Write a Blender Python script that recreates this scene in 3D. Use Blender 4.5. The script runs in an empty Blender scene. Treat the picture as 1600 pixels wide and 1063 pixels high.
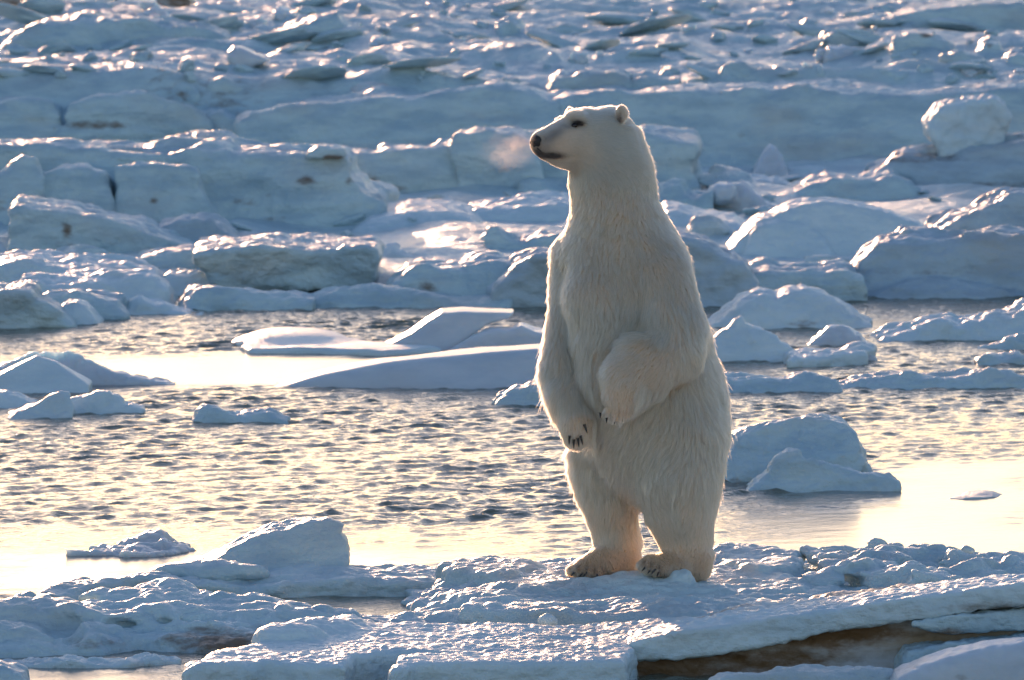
import bpy, math, random
import numpy as np
from mathutils import Vector, kdtree

f32 = np.float32
scene = bpy.context.scene
COL = scene.collection
R = math.radians

# ------------------------------------------------------------------ camera
CY, CZ = -40.0, 4.25
F = 12960.0                       # focal length in photo pixels (1600 wide)
PITCH = math.atan(922.0 / F)
cp, sp = math.cos(PITCH), math.sin(PITCH)
cam_d = bpy.data.cameras.new("camera")
cam = bpy.data.objects.new("camera", cam_d)
COL.objects.link(cam)
cam.location = (0, CY, CZ)
cam.rotation_euler = (math.pi / 2 - PITCH, 0, 0)
cam_d.sensor_width = 36.0
cam_d.lens = F / 1600.0 * 36.0
cam_d.clip_start = 0.5
cam_d.clip_end = 9000
cam_d.dof.use_dof = True
cam_d.dof.focus_distance = 41.0
cam_d.dof.aperture_fstop = 9.5
scene.camera = cam


def ray(px, py):
    u, v = (px - 800.0) / F, (531.5 - py) / F
    return (u, cp + v * sp, -sp + v * cp)


def gz(px, py, z=0.0):
    """where the sight line of a photo pixel meets the level z"""
    d = ray(px, py)
    t = (z - CZ) / d[2]
    return (d[0] * t, CY + d[1] * t, z)


def pY(px, py, Y):
    """where the sight line of a photo pixel meets the upright plane at depth Y"""
    d = ray(px, py)
    t = (Y - CY) / d[1]
    return (d[0] * t, Y, CZ + d[2] * t)


# ------------------------------------------------------------------ noise
_rng = np.random.RandomState(11)
_perm = _rng.permutation(256).astype(np.int32)
_perm = np.concatenate([_perm, _perm, _perm])
_g = _rng.normal(size=(256, 3))
_g = (_g / np.linalg.norm(_g, axis=1)[:, None]).astype(f32)


def perlin(x, y, z):
    x, y, z = np.broadcast_arrays(np.asarray(x, f32), np.asarray(y, f32), np.asarray(z, f32))
    xi, yi, zi = np.floor(x), np.floor(y), np.floor(z)
    xf, yf, zf = x - xi, y - yi, z - zi
    X, Y, Z = xi.astype(np.int32) & 255, yi.astype(np.int32) & 255, zi.astype(np.int32) & 255
    u = xf * xf * xf * (xf * (xf * 6 - 15) + 10)
    v = yf * yf * yf * (yf * (yf * 6 - 15) + 10)
    w = zf * zf * zf * (zf * (zf * 6 - 15) + 10)
    out = 0
    for i in (0, 1):
        wi = u if i else 1 - u
        pi_ = _perm[X + i]
        for j in (0, 1):
            wj = v if j else 1 - v
            pj = _perm[pi_ + Y + j]
            for k in (0, 1):
                wk = w if k else 1 - w
                g = _g[_perm[pj + Z + k] & 255]
                out = out + wi * wj * wk * (g[..., 0] * (xf - i) + g[..., 1] * (yf - j) + g[..., 2] * (zf - k))
    return out * 1.6


def fbm(x, y, z, octv=3, gain=0.5):
    a, s, o = 1.0, 1.0, 0
    for k in range(octv):
        o = o + a * perlin(x * s + 17.3 * k, y * s - 9.1 * k, z * s + 4.7 * k)
        a *= gain
        s *= 2.03
    return o


def sstep(a, b, x):
    t = np.clip((x - a) / (b - a), 0, 1)
    return t * t * (3 - 2 * t)


# ------------------------------------------------------------------ meshes
def make_mesh(name, V, faces, smooth=True):
    V = np.ascontiguousarray(V, f32)
    faces = np.ascontiguousarray(faces, np.int32)
    n = faces.shape[1]
    me = bpy.data.meshes.new(name)
    me.vertices.add(len(V))
    me.vertices.foreach_set("co", V.ravel())
    me.loops.add(faces.size)
    me.loops.foreach_set("vertex_index", faces.ravel())
    me.polygons.add(len(faces))
    me.polygons.foreach_set("loop_start", np.arange(0, faces.size, n, dtype=np.int32))
    me.polygons.foreach_set("loop_total", np.full(len(faces), n, np.int32))
    me.polygons.foreach_set("use_smooth", np.full(len(faces), smooth))
    me.update(calc_edges=True)
    me.validate()
    return me


def obj(name, me, mat=None, parent=None, label=None, cat=None, group=None, kind=None):
    o = bpy.data.objects.new(name, me)
    COL.objects.link(o)
    if mat:
        me.materials.append(mat)
    if parent:
        o.parent = parent
    if label:
        o["label"] = label
    if cat:
        o["category"] = cat
    if group:
        o["group"] = group
    if kind:
        o["kind"] = kind
    return o


def add_attr(me, name, vals):
    a = me.attributes.new(name, 'FLOAT', 'POINT')
    a.data.foreach_set("value", np.ascontiguousarray(vals, f32))


_corn = np.array([(i, j, k) for i in (0, 1) for j in (0, 1) for k in (0, 1)], np.int32)
_edges = [(a, b) for a in range(8) for b in range(a + 1, 8) if abs(_corn[a] - _corn[b]).sum() == 1]


def surface_nets(Fd, o, h):
    """smooth quad skin of the zero level of a sampled distance field"""
    ins = Fd < 0
    nx, ny, nz = Fd.shape
    cnt = np.zeros((nx - 1, ny - 1, nz - 1), np.int8)
    for c in _corn:
        cnt += ins[c[0]:nx - 1 + c[0], c[1]:ny - 1 + c[1], c[2]:nz - 1 + c[2]]
    act = (cnt > 0) & (cnt < 8)
    I = np.argwhere(act)
    idx = np.full(act.shape, -1, np.int32)
    idx[act] = np.arange(len(I), dtype=np.int32)
    val = np.stack([Fd[I[:, 0] + c[0], I[:, 1] + c[1], I[:, 2] + c[2]] for c in _corn], 1)
    S = np.zeros((len(I), 3), f32)
    N = np.zeros(len(I), f32)
    for a, b in _edges:
        va, vb = val[:, a], val[:, b]
        m = (va < 0) != (vb < 0)
        t = np.where(m, va / np.where(m, va - vb, 1), 0)
        S += np.where(m[:, None], _corn[a] + t[:, None] * (_corn[b] - _corn[a]), 0)
        N += m
    V = (I + S / N[:, None]) * h + np.asarray(o)
    fs = []
    for ax in range(3):
        a = [slice(None)] * 3
        b = [slice(None)] * 3
        a[ax] = slice(0, -1)
        b[ax] = slice(1, None)
        A, B = ins[tuple(a)], ins[tuple(b)]
        E = np.argwhere(A != B)
        o1, o2 = [(1, 2), (2, 0), (0, 1)][ax]
        ok = (E[:, o1] > 0) & (E[:, o2] > 0) & (E[:, o1] < Fd.shape[o1] - 1) & (E[:, o2] < Fd.shape[o2] - 1)
        E = E[ok]
        s = A[tuple(E.T)]

        def cell(d1, d2):
            q = E.copy()
            q[:, o1] += d1
            q[:, o2] += d2
            return idx[tuple(q.T)]
        q = np.stack([cell(-1, -1), cell(0, -1), cell(0, 0), cell(-1, 0)], 1)
        q[~s] = q[~s][:, ::-1]
        fs.append(q)
    return V.astype(f32), np.concatenate(fs)


def vnormals(V, Q):
    n = np.cross(V[Q[:, 2]] - V[Q[:, 0]], V[Q[:, 3]] - V[Q[:, 1]])
    N = np.zeros_like(V)
    for k in range(4):
        np.add.at(N, Q[:, k], n)
    return N / np.maximum(np.linalg.norm(N, axis=1), 1e-9)[:, None]


def smooth_mesh(V, Q, it=1, lam=0.5):
    n = len(V)
    e = np.concatenate([Q[:, [k, (k + 1) % 4]] for k in range(4)])
    deg = np.bincount(e[:, 0], minlength=n).astype(f32)
    for _ in range(it):
        S = np.stack([np.bincount(e[:, 0], weights=V[e[:, 1], c], minlength=n) for c in range(3)], 1)
        V = V + lam * (S / np.maximum(deg, 1)[:, None] - V)
    return V.astype(f32)


def smin(a, b, k):
    if k <= 0:
        return np.minimum(a, b)
    h = np.clip(0.5 + 0.5 * (b - a) / k, 0, 1)
    return b + (a - b) * h - k * h * (1 - h)


def smax(a, b, k):
    return -smin(-a, -b, k)


def sd_poly(P, X, Y):
    """signed distance to a closed polygon, on the grid X x Y"""
    P = np.asarray(P, f32)
    x, y = np.meshgrid(np.asarray(X, f32), np.asarray(Y, f32), indexing='ij')
    d = np.full(x.shape, 1e9, f32)
    inside = np.zeros(x.shape, bool)
    n = len(P)
    for i in range(n):
        a, b = P[i], P[(i + 1) % n]
        ex, ey = b - a
        wx, wy = x - a[0], y - a[1]
        t = np.clip((wx * ex + wy * ey) / max(ex * ex + ey * ey, 1e-12), 0, 1)
        d = np.minimum(d, (wx - t * ex) ** 2 + (wy - t * ey) ** 2)
        c = (a[1] <= y) != (b[1] <= y)
        if abs(ey) > 1e-12:
            inside ^= c & (x < a[0] + (y - a[1]) * ex / ey)
    d = np.sqrt(d)
    return np.where(inside, -d, d)
# ------------------------------------------------------------------ materials
def new_mat(name):
    m = bpy.data.materials.new(name)
    m.use_nodes = True
    nt = m.node_tree
    nt.nodes.clear()
    out = nt.nodes.new("ShaderNodeOutputMaterial")
    return m, nt, out


def N(nt, t, **kw):
    n = nt.nodes.new(t)
    for k, v in kw.items():
        if k in n.inputs:
            n.inputs[k].default_value = v
        else:
            setattr(n, k, v)
    return n


def mixrgb(nt, fac, a, b):
    m = nt.nodes.new("ShaderNodeMix")
    m.data_type = 'RGBA'
    for s, v in ((0, fac), (6, a), (7, b)):
        if isinstance(v, (int, float, tuple)):
            m.inputs[s].default_value = v
        else:
            nt.links.new(v, m.inputs[s])
    return m.outputs[2]


def mapped_noise(nt, scale, stretch=(1, 1, 1), detail=3, rough=0.55):
    g = N(nt, "ShaderNodeNewGeometry")
    mp = N(nt, "ShaderNodeMapping")
    mp.inputs['Scale'].default_value = stretch
    nt.links.new(g.outputs['Position'], mp.inputs['Vector'])
    n = N(nt, "ShaderNodeTexNoise", Scale=scale, Detail=detail, Roughness=rough)
    nt.links.new(mp.outputs[0], n.inputs['Vector'])
    return n.outputs['Fac']


def ramp(nt, fac, lo, hi):
    r = N(nt, "ShaderNodeMapRange")
    r.inputs['From Min'].default_value = lo
    r.inputs['From Max'].default_value = hi
    r.interpolation_type = 'SMOOTHSTEP'
    nt.links.new(fac, r.inputs['Value'])
    return r.outputs[0]


def math_(nt, op, a, b):
    m = N(nt, "ShaderNodeMath", operation=op)
    for i, v in ((0, a), (1, b)):
        if isinstance(v, (int, float)):
            m.inputs[i].default_value = v
        else:
            nt.links.new(v, m.inputs[i])
    return m.outputs[0]


def ice_material(name, c1, c2, dirt=(0.20, 0.15, 0.11, 1), fine=55, bump=0.028, rough=0.4, sss=0.2, sscale=0.05, glint=True):
    m, nt, out = new_mat(name)
    b = N(nt, "ShaderNodeBsdfPrincipled")
    nt.links.new(b.outputs[0], out.inputs['Surface'])
    n1 = mapped_noise(nt, 2.2, (1, 1, 3.5), 4, 0.6)
    col = mixrgb(nt, ramp(nt, n1, 0.35, 0.68), c1, c2)
    n3 = mapped_noise(nt, 0.9, (1, 1, 2.2), 3, 0.55)
    tan = math_(nt, 'MULTIPLY', ramp(nt, n3, 0.48, 0.72), 0.38)
    col = mixrgb(nt, tan, col, (0.52, 0.48, 0.43, 1))
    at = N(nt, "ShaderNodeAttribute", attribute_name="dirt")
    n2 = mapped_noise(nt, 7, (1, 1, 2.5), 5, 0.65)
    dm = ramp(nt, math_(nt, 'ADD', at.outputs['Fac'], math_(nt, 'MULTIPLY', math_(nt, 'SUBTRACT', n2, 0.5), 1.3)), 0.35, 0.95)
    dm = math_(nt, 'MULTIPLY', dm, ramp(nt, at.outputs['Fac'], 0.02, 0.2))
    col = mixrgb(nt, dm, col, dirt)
    nt.links.new(col, b.inputs['Base Color'])
    b.inputs['Roughness'].default_value = rough
    b.inputs['IOR'].default_value = 1.31
    b.inputs['Subsurface Weight'].default_value = sss
    b.inputs['Subsurface Radius'].default_value = (0.55, 0.8, 1.0)
    b.inputs['Subsurface Scale'].default_value = sscale
    f1 = mapped_noise(nt, fine, (1, 1, 1), 5, 0.65)
    f2 = mapped_noise(nt, fine * 0.22, (1, 1, 2.2), 3, 0.55)
    hgt = math_(nt, 'ADD', math_(nt, 'MULTIPLY', f1, 0.5), f2)
    bp = N(nt, "ShaderNodeBump", Strength=0.8, Distance=bump)
    nt.links.new(hgt, bp.inputs['Height'])
    nt.links.new(bp.outputs[0], b.inputs['Normal'])
    return m


M_ICE = ice_material("rough_ice", (0.58, 0.70, 0.72, 1), (0.43, 0.56, 0.62, 1))
M_SNOW = ice_material("wind_packed_snow", (0.67, 0.76, 0.77, 1), (0.56, 0.67, 0.71, 1), fine=60, bump=0.018, rough=0.4, sss=0.22)
M_FAR = ice_material("distant_ice", (0.57, 0.69, 0.70, 1), (0.40, 0.53, 0.59, 1), fine=26, bump=0.05, rough=0.36, sss=0.18)
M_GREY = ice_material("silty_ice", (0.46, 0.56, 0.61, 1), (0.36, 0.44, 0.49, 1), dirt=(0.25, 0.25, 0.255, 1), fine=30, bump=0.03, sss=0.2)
M_MUD = ice_material("muddy_ice", (0.50, 0.48, 0.46, 1), (0.36, 0.26, 0.17, 1), dirt=(0.19, 0.105, 0.048, 1), fine=40, bump=0.012, rough=0.4)
M_THIN = ice_material("thin_translucent_ice", (0.62, 0.64, 0.66, 1), (0.52, 0.56, 0.60, 1), fine=40, bump=0.008, rough=0.3, sss=0.75, sscale=0.12)


def water_material():
    m, nt, out = new_mat("sea_water")
    b = N(nt, "ShaderNodeBsdfPrincipled")
    nt.links.new(b.outputs[0], out.inputs['Surface'])
    at = N(nt, "ShaderNodeAttribute", attribute_name="calm")
    col = mixrgb(nt, at.outputs['Fac'], (0.135, 0.14, 0.105, 1), (0.18, 0.175, 0.16, 1))
    nt.links.new(col, b.inputs['Base Color'])
    b.inputs['IOR'].default_value = 1.33
    r = math_(nt, 'ADD', 0.06, math_(nt, 'MULTIPLY', at.outputs['Fac'], 0.10))
    nt.links.new(r, b.inputs['Roughness'])
    f1 = mapped_noise(nt, 26, (1, 1.4, 1), 3, 0.55)
    bp = N(nt, "ShaderNodeBump", Distance=0.013)
    st = math_(nt, 'SUBTRACT', 0.75, math_(nt, 'MULTIPLY', at.outputs['Fac'], 0.69))
    nt.links.new(st, bp.inputs['Strength'])
    nt.links.new(f1, bp.inputs['Height'])
    nt.links.new(bp.outputs[0], b.inputs['Normal'])
    return m


def plain(name, col, rough, **kw):
    m, nt, out = new_mat(name)
    b = N(nt, "ShaderNodeBsdfPrincipled")
    nt.links.new(b.outputs[0], out.inputs['Surface'])
    n = mapped_noise(nt, kw.get('scale', 90), (1, 1, 1), 3)
    c2 = tuple(c * 0.6 for c in col[:3]) + (1,)
    nt.links.new(mixrgb(nt, n, col, c2), b.inputs['Base Color'])
    b.inputs['Roughness'].default_value = rough
    bp = N(nt, "ShaderNodeBump", Strength=kw.get('bump', 0.3), Distance=0.003)
    nt.links.new(n, bp.inputs['Height'])
    nt.links.new(bp.outputs[0], b.inputs['Normal'])
    return m


# ------------------------------------------------------------------ light
SUN_EL, SUN_AZ = 6.8, -9.0       # azimuth from straight ahead (+Y), negative = towards the left
world = bpy.data.worlds.new("World")
scene.world = world
world.use_nodes = True
wn = world.node_tree
bg = wn.nodes["Background"]
sky = wn.nodes.new("ShaderNodeTexSky")
sky.sky_type = 'NISHITA'
sky.sun_disc = False
sky.sun_elevation = R(SUN_EL)
sky.sun_rotation = R(SUN_AZ)
sky.air_density = 1.15
sky.dust_density = 0.6
sky.ozone_density = 2.3
tn = wn.nodes.new("ShaderNodeMix")
tn.data_type = 'RGBA'
tn.blend_type = 'MULTIPLY'
tn.inputs[0].default_value = 1.0
tn.inputs[7].default_value = (1.08, 0.98, 1.09, 1)
wn.links.new(sky.outputs[0], tn.inputs[6])
wn.links.new(tn.outputs[2], bg.inputs[0])
bg.inputs[1].default_value = 0.15
sun_d = bpy.data.lights.new("sun", 'SUN')
sun_d.energy = 4.0
sun_d.angle = R(0.5)
sun_d.color = (1.0, 0.58, 0.35)
sun = bpy.data.objects.new("sun", sun_d)
COL.objects.link(sun)
sd = Vector((math.sin(R(SUN_AZ)) * math.cos(R(SUN_EL)), math.cos(R(SUN_AZ)) * math.cos(R(SUN_EL)), math.sin(R(SUN_EL))))
sun.rotation_euler = sd.to_track_quat('Z', 'Y').to_euler()
sun.location = (-10, 40, 10)
vs = scene.view_settings
vs.view_transform = 'Standard'
vs.look = 'None'
vs.gamma = 1
vs.use_curve_mapping = False
vs.exposure = 0.9
scene.cycles.use_denoising = True
scene.cycles.max_bounces = 10
scene.cycles.transparent_max_bounces = 8
scene.cycles.sample_clamp_indirect = 6
# ------------------------------------------------------------------ the setting
def tensor_mesh(name, xs, ys, zf):
    X, Y = np.meshgrid(xs, ys, indexing='ij')
    Z, attrs, dx, dy = zf(X, Y)
    V = np.stack([X + dx, Y + dy, Z], -1).reshape(-1, 3)
    nx, ny = len(xs), len(ys)
    i = np.arange(nx * ny, dtype=np.int32).reshape(nx, ny)
    Q = np.stack([i[:-1, :-1], i[1:, :-1], i[1:, 1:], i[:-1, 1:]], -1).reshape(-1, 4)
    me = make_mesh(name, V, Q)
    for k, v in attrs.items():
        add_attr(me, k, v.ravel())
    return me


def spread(a, b, step, far_lo, far_hi, g=1.35):
    core = np.arange(a, b + step * .5, step)
    up, s, v = [], step, core[-1]
    while v < far_hi:
        s *= g
        v += s
        up.append(v)
    dn, s, v = [], step, a
    while v > far_lo:
        s *= g
        v -= s
        dn.append(v)
    return np.array(dn[::-1] + list(core) + up, np.float64)


def poly_mask(X, Y, polys, soft):
    out = np.zeros(X.shape, f32)
    for P in polys:
        W = np.array([gz(px, py)[:2] for px, py in P])
        d = sd_poly(W, X[:, 0], Y[0])
        d = d + 0.35 * perlin(X * 1.1, Y * 0.8, 3.1) + 0.12 * perlin(X * 4, Y * 3, 5.1)
        out = np.maximum(out, 1 - sstep(-soft, soft, d))
    return out


CALM = [
    [(1345, 742), (1480, 722), (1700, 700), (1700, 930), (1080, 905), (1110, 855), (1240, 812), (1330, 775)],
    [(-90, 545), (60, 560), (250, 560), (420, 545), (620, 552), (880, 560), (880, 585), (560, 600), (300, 606), (100, 612), (-90, 612)],
    [(-90, 868), (120, 866), (330, 862), (520, 858), (720, 868), (720, 905), (250, 905), (-90, 940)],
    [(-90, 1030), (320, 1030), (320, 1140), (-90, 1140)],
    [(1420, 498), (1290, 505), (1360, 520), (1440, 512)],
]
SEMI = [
    [(1100, 775), (1330, 765), (1340, 860), (1100, 870)],
    [(-90, 815), (700, 830), (900, 810), (900, 880), (-90, 880)],
    [(350, 925), (700, 925), (700, 960), (350, 960)],
    [(-90, 1000), (420, 1000), (420, 1040), (-90, 1040)],
]


def water_fn(X, Y):
    rng = np.random.RandomState(5)
    calm = poly_mask(X, Y, CALM, 0.5)
    semi = poly_mask(X, Y, SEMI, 0.5)
    near = sstep(9, 6, np.abs(X)) * sstep(40, 30, Y) * sstep(-9, -5, Y)
    amp = (1 - (0.955 + 0.03 * perlin(X * .7, Y * .5, 6)) * calm) * (1 - 0.65 * semi) * near
    patch = 0.85 + 0.5 * perlin(X * 0.35, Y * 0.22, 8.0)
    amp = amp * np.clip(patch, 0.35, 1.4)
    Z = np.zeros_like(X)
    dx = np.zeros_like(X)
    dy = np.zeros_like(X)
    wind = R(-62)
    for k in range(80):
        L = 0.07 * (0.42 / 0.07) ** (rng.rand() ** 1.1)
        th = wind + rng.normal(0, 0.62)
        kk = 2 * math.pi / L
        A = 0.0059 * L ** 0.8
        ph = kk * (math.cos(th) * X + math.sin(th) * Y) + rng.rand() * 6.28
        # groups: each train swells and fades along its way
        gmod = 0.55 + 0.45 * np.sin(ph * 0.13 + rng.rand() * 6 + 0.4 * X)
        Z += A * gmod * np.cos(ph)
        q = -0.8 * A * gmod * np.sin(ph)
        dx += q * math.cos(th)
        dy += q * math.sin(th)
    return Z * amp, {"calm": np.clip(calm * 0.95 + semi * 0.15, 0, 1)}, dx * amp, dy * amp


wx = spread(-6.4, 6.4, 0.020, -4000, 4000)
wy = spread(-4.5, 26.0, 0.024, -300, 6000)
water = obj("water", tensor_mesh("water", wx, wy, water_fn), water_material(), kind="structure",
            label="rippled grey green sea water with calm shining patches", cat="water")


def field_h(X, Y):
    shore = 24.6 + 1.2 * perlin(X * 0.25, 0.3, 0.7)
    z = -0.25 + 0.36 * sstep(-0.8, 1.2, Y - shore)
    low = 0.10 * perlin(X * 0.55, Y * 0.30, 1.3) + 0.05 * perlin(X * 1.3, Y * 0.5, 2.2)
    low = low + 0.07 * np.maximum(0, 1 - 3.2 * np.abs(perlin(X * 0.5 + 3, Y * 0.45, 6.2)))
    edge = 43.4 + 0.4 * perlin(X * 0.3, 2.2, 0.1)
    up = sstep(-0.5, 0.5, Y - edge)
    r1 = 1 - np.abs(perlin(X * 0.38, Y * 0.26, 4.4)) * 2.2
    r2 = 1 - np.abs(perlin(X * 0.9, Y * 0.95, 7.4)) * 2.2
    wx_ = X + 0.5 * perlin(X * 0.5, Y * 0.5, 12.0)
    r3 = 1 - np.abs(perlin(wx_ * 0.9 + 5, Y * 1.9, 15.4)) * 2.4
    hi = 0.16 * r1 + 0.05 * r2 + 0.06 * np.maximum(r3, 0) * (0.6 + perlin(X * .3, Y * .3, 2)) + 0.035 * perlin(wx_ * 2.2, Y * 3.2, 1.4) + 0.018 * perlin(X * 6.0, Y * 5.5, 2.4) + 0.011 * perlin(X * 12.5, Y * 6.5, 4.4)
    far = sstep(60, 120, Y)
    z = z + low * (1 - up) * sstep(24, 28, Y) + up * (0.72 + hi * (1 + far * 1.0) + 0.004 * np.clip(Y - 40, 0, 200))
    z = z + 0.012 * perlin(X * 9, Y * 6, 3.3)
    z = np.where(np.abs(X) > 60, z * 0 + np.where(Y > 24, 0.1, -0.3) + 0.5 * sstep(40, 48, Y), z)
    return z


def field_fn(X, Y):
    Z = field_h(X, Y)
    d = sstep(0.35, 0.8, perlin(X * 0.5, Y * 0.4, 9.9)) * 0.5 * (Y > 41)
    return Z, {"dirt": d}, 0 * X, 0 * X


fx = spread(-9.5, 9.5, 0.036, -3000, 3000)
fy = np.concatenate([np.arange(22.5, 40, 0.07), np.arange(40, 80, 0.075), spread(80, 84, 0.3, 80, 5000)])
fy = np.unique(np.round(fy, 4))
pack = obj("terrain", tensor_mesh("terrain", fx, fy, field_fn), M_FAR, kind="structure",
           label="snow covered shore of frozen pack ice rising beyond the water", cat="ice field")
# ------------------------------------------------------------------ ice pieces
def ice(name, label, cat, parts, h=0.014, k=0.05, noise=((0.03, 3.0, (1, 1, 1.6)),), fine=((0.008, 11.0), (0.004, 26.0)), mat=None,
        dirt=(), strata=0.0, group=None, smooth=0, crease=None, bil=True):
    """parts: ('B', base_py, base_z, thickness, outline, opts)   upright block, outline seen from the front
              ('S', top_z, bottom_z, outline, opts)               flat floe, outline of its top
              ('E', (x, y, z), (rx, ry, rz))                       rounded lump"""
    prep, lo, hi = [], np.full(3, 1e9), np.full(3, -1e9)
    for p in parts:
        if p[0] == 'B':
            _, bpy_, bz, T, P, *op = p
            op = op[0] if op else {}
            mx = sum(q[0] for q in P) / len(P)
            Y0 = op.get('Y', gz(mx, bpy_, bz)[1])
            W = [pY(q[0], q[1], Y0 + op.get('m', 0.35) * T) for q in P]
            W = [(w[0], w[2]) for w in W]
            if not op.get('closed'):
                zb = bz - op.get('sink', 0.18)
                W = [(W[0][0], zb)] + W + [(W[-1][0], zb)]
            xs_, zs_ = [w[0] for w in W], [w[1] for w in W]
            l, u = (min(xs_), Y0 - 0.1, min(zs_)), (max(xs_), Y0 + T + 0.1, max(zs_))
            prep.append(('B', W, Y0, T, bz, op, max(zs_) - min(zs_)))
        elif p[0] == 'S':
            _, zt, zb, P, *op = p
            op = op[0] if op else {}
            W = [gz(q[0], q[1], zt)[:2] for q in P]
            l = (min(w[0] for w in W), min(w[1] for w in W), zb)
            u = (max(w[0] for w in W), max(w[1] for w in W), zt + op.get('hi', 0.05))
            prep.append(('S', W, zt, zb, op))
        else:
            c, r = p[1], p[2]
            l = [c[i] - r[i] for i in range(3)]
            u = [c[i] + r[i] for i in range(3)]
            prep.append(('E', c, r))
        lo, hi = np.minimum(lo, l), np.maximum(hi, u)
    if crease is None and len(noise) > 1:
        crease = (noise[0][0] * 0.8, noise[0][1] * 0.7)
    mg = 2.5 * h + sum(a for a, *_ in noise) * 1.2
    lo, hi = lo - mg, hi + mg
    n = np.ceil((hi - lo) / h).astype(int) + 1
    X, Yg, Z = [(lo[i] + h * np.arange(n[i])).astype(f32) for i in range(3)]
    Fd = None
    for p in prep:
        if p[0] == 'B':
            _, W, Y0, T, bz, op, H = p
            d2 = sd_poly(W, X, Z)[:, None, :]
            fs, bs = op.get('fs', 0.25), op.get('bs', 0.5)
            wob = op.get('wob', 0.12) * T * perlin(X[:, None] * 1.1 / max(T, .3), Z[None, :] * 1.5 / max(T, .3), Y0 * 3.3)[:, None, :]
            yf = Y0 + fs * (Z[None, None, :] - bz) + wob
            yb = Y0 + T - bs * (Z[None, None, :] - bz) - wob
            dy = np.maximum(yf - Yg[None, :, None], Yg[None, :, None] - yb)
            d = smax(d2, dy, 0.6 * op.get('k', 0.35 * min(T, H)))
        elif p[0] == 'S':
            _, W, zt, zb, op = p
            d2 = sd_poly(W, X, Yg)
            d2 = d2 + op.get('edge', 0.03) * perlin(X[:, None] * 5, Yg[None, :] * 5, zt * 31) + op.get('edge', 0.03) * 1.5 * perlin(X[:, None] * 1.7, Yg[None, :] * 1.7, zt * 7)
            top = zt + op.get('und', 0.02) * fbm(X[:, None] * 2.1, Yg[None, :] * 1.6, zt * 11 + 3, 3) + op.get('tx', 0) * (X[:, None] - W[0][0]) + 0 * Yg[None, :]
            if 'terr' in op:
                nt_, dz_, w_ = op['terr']
                q = np.clip(-(d2 + 0.5 * w_ * perlin(X[:, None] * 2.3, Yg[None, :] * 2.3, 4.4)) / w_, 0, nt_)
                q = np.floor(q) + sstep(0.55, 1.0, q - np.floor(q))
                top = top - dz_ * (nt_ - q)
            d2 = d2[:, :, None] - op.get('under', 0.0) * (Z[None, None, :] - zt)
            dz = np.maximum(Z[None, None, :] - top[:, :, None], zb - Z[None, None, :])
            d = smax(d2, dz, op.get('k', 0.05))
        else:
            c, r = p[1], p[2]
            q = np.sqrt(((X - c[0]) / r[0])[:, None, None] ** 2 + ((Yg - c[1]) / r[1])[None, :, None] ** 2 + ((Z - c[2]) / r[2])[None, None, :] ** 2)
            d = (q - 1) * min(r)
        d = np.broadcast_to(d, n).astype(f32)
        Fd = d if Fd is None else smin(Fd, d, k)
    Fd = np.array(Fd)
    amp = sum(a for a, *_ in noise) + (crease[0] if crease else 0)
    m = np.abs(Fd) < amp * 1.6 + 2 * h
    ii = np.argwhere(m)
    gx, gy, gz_ = X[ii[:, 0]], Yg[ii[:, 1]], Z[ii[:, 2]]
    add = 0
    for a, s, st in noise:
        add = add + a * perlin(gx * s * st[0] + a * 77, gy * s * st[1], gz_ * s * st[2])
    if crease:
        a, sc = crease
        w = 0.35 * perlin(gx * sc * .6, gy * sc * .6, gz_ * sc + 5)
        add = add - a * (0.5 - 1.9 * np.abs(perlin(gx * sc + w, gy * sc - w, gz_ * sc * 1.3 + 8)))
    Fd[m] += add
    V, Q = surface_nets(Fd, lo, h)
    if smooth:
        V = smooth_mesh(V, Q, smooth)
    Nn = vnormals(V, Q)
    for q, (a, s) in enumerate(fine):
        v = perlin(V[:, 0] * s, V[:, 1] * s, V[:, 2] * s + 3.7)
        if bil and q == 0:
            v = 2.2 * np.abs(v) - 0.5             # knobbly refrozen crust
        V = V + Nn * (a * v)[:, None]
    c = V.mean(0)
    c[2] = max(V[:, 2].min(), -0.02)
    me = make_mesh(name, V - c, Q)
    dv = np.zeros(len(V), f32)
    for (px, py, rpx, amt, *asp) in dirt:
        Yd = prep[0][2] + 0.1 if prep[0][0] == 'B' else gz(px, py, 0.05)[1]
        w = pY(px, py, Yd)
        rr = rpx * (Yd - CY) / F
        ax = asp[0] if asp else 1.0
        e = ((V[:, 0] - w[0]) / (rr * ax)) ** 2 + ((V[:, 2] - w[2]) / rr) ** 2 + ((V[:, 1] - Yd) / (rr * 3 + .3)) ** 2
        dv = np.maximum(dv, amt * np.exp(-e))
    if strata:
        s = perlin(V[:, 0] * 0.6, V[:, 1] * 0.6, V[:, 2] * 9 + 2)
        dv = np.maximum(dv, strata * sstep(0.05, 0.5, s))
    # one mask for dirt spots, strata and shade painted into undercuts
    add_attr(me, "dirt", dv)
    o = obj(name, me, mat or M_ICE, None, label, cat, group)
    o.location = c
    return o
LOWZ, HIZ = 0.10, 0.86
RN = ((0.035, 2.6, (1, 1, 1.5)), (0.018, 7.0, (1, 1, 1.6)))       # rough
SN = ((0.012, 2.0, (1, 1, 1)),)                                    # smooth drifted snow
BN = ((0.085, 1.3, (1, 1, 2.2)), (0.026, 4.5, (1, 1, 2.0)), (0.035, 1.1, (0.5, 0.5, 8)))         # big walls
FN = ((0.020, 3.0, (.7, 1.1, 1.5)), (0.007, 8.0, (.7, 1.1, 1.8)))       # foreground floes
FF = ((0.0095, 11.0), (0.005, 28.0))
g_dr = "drifting ice floes in the open water"
g_sh = "ice blocks stranded along the far shore"
g_lg = "ice ledges of the far pack"
g_fl = "ice floes around the bear"

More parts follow.
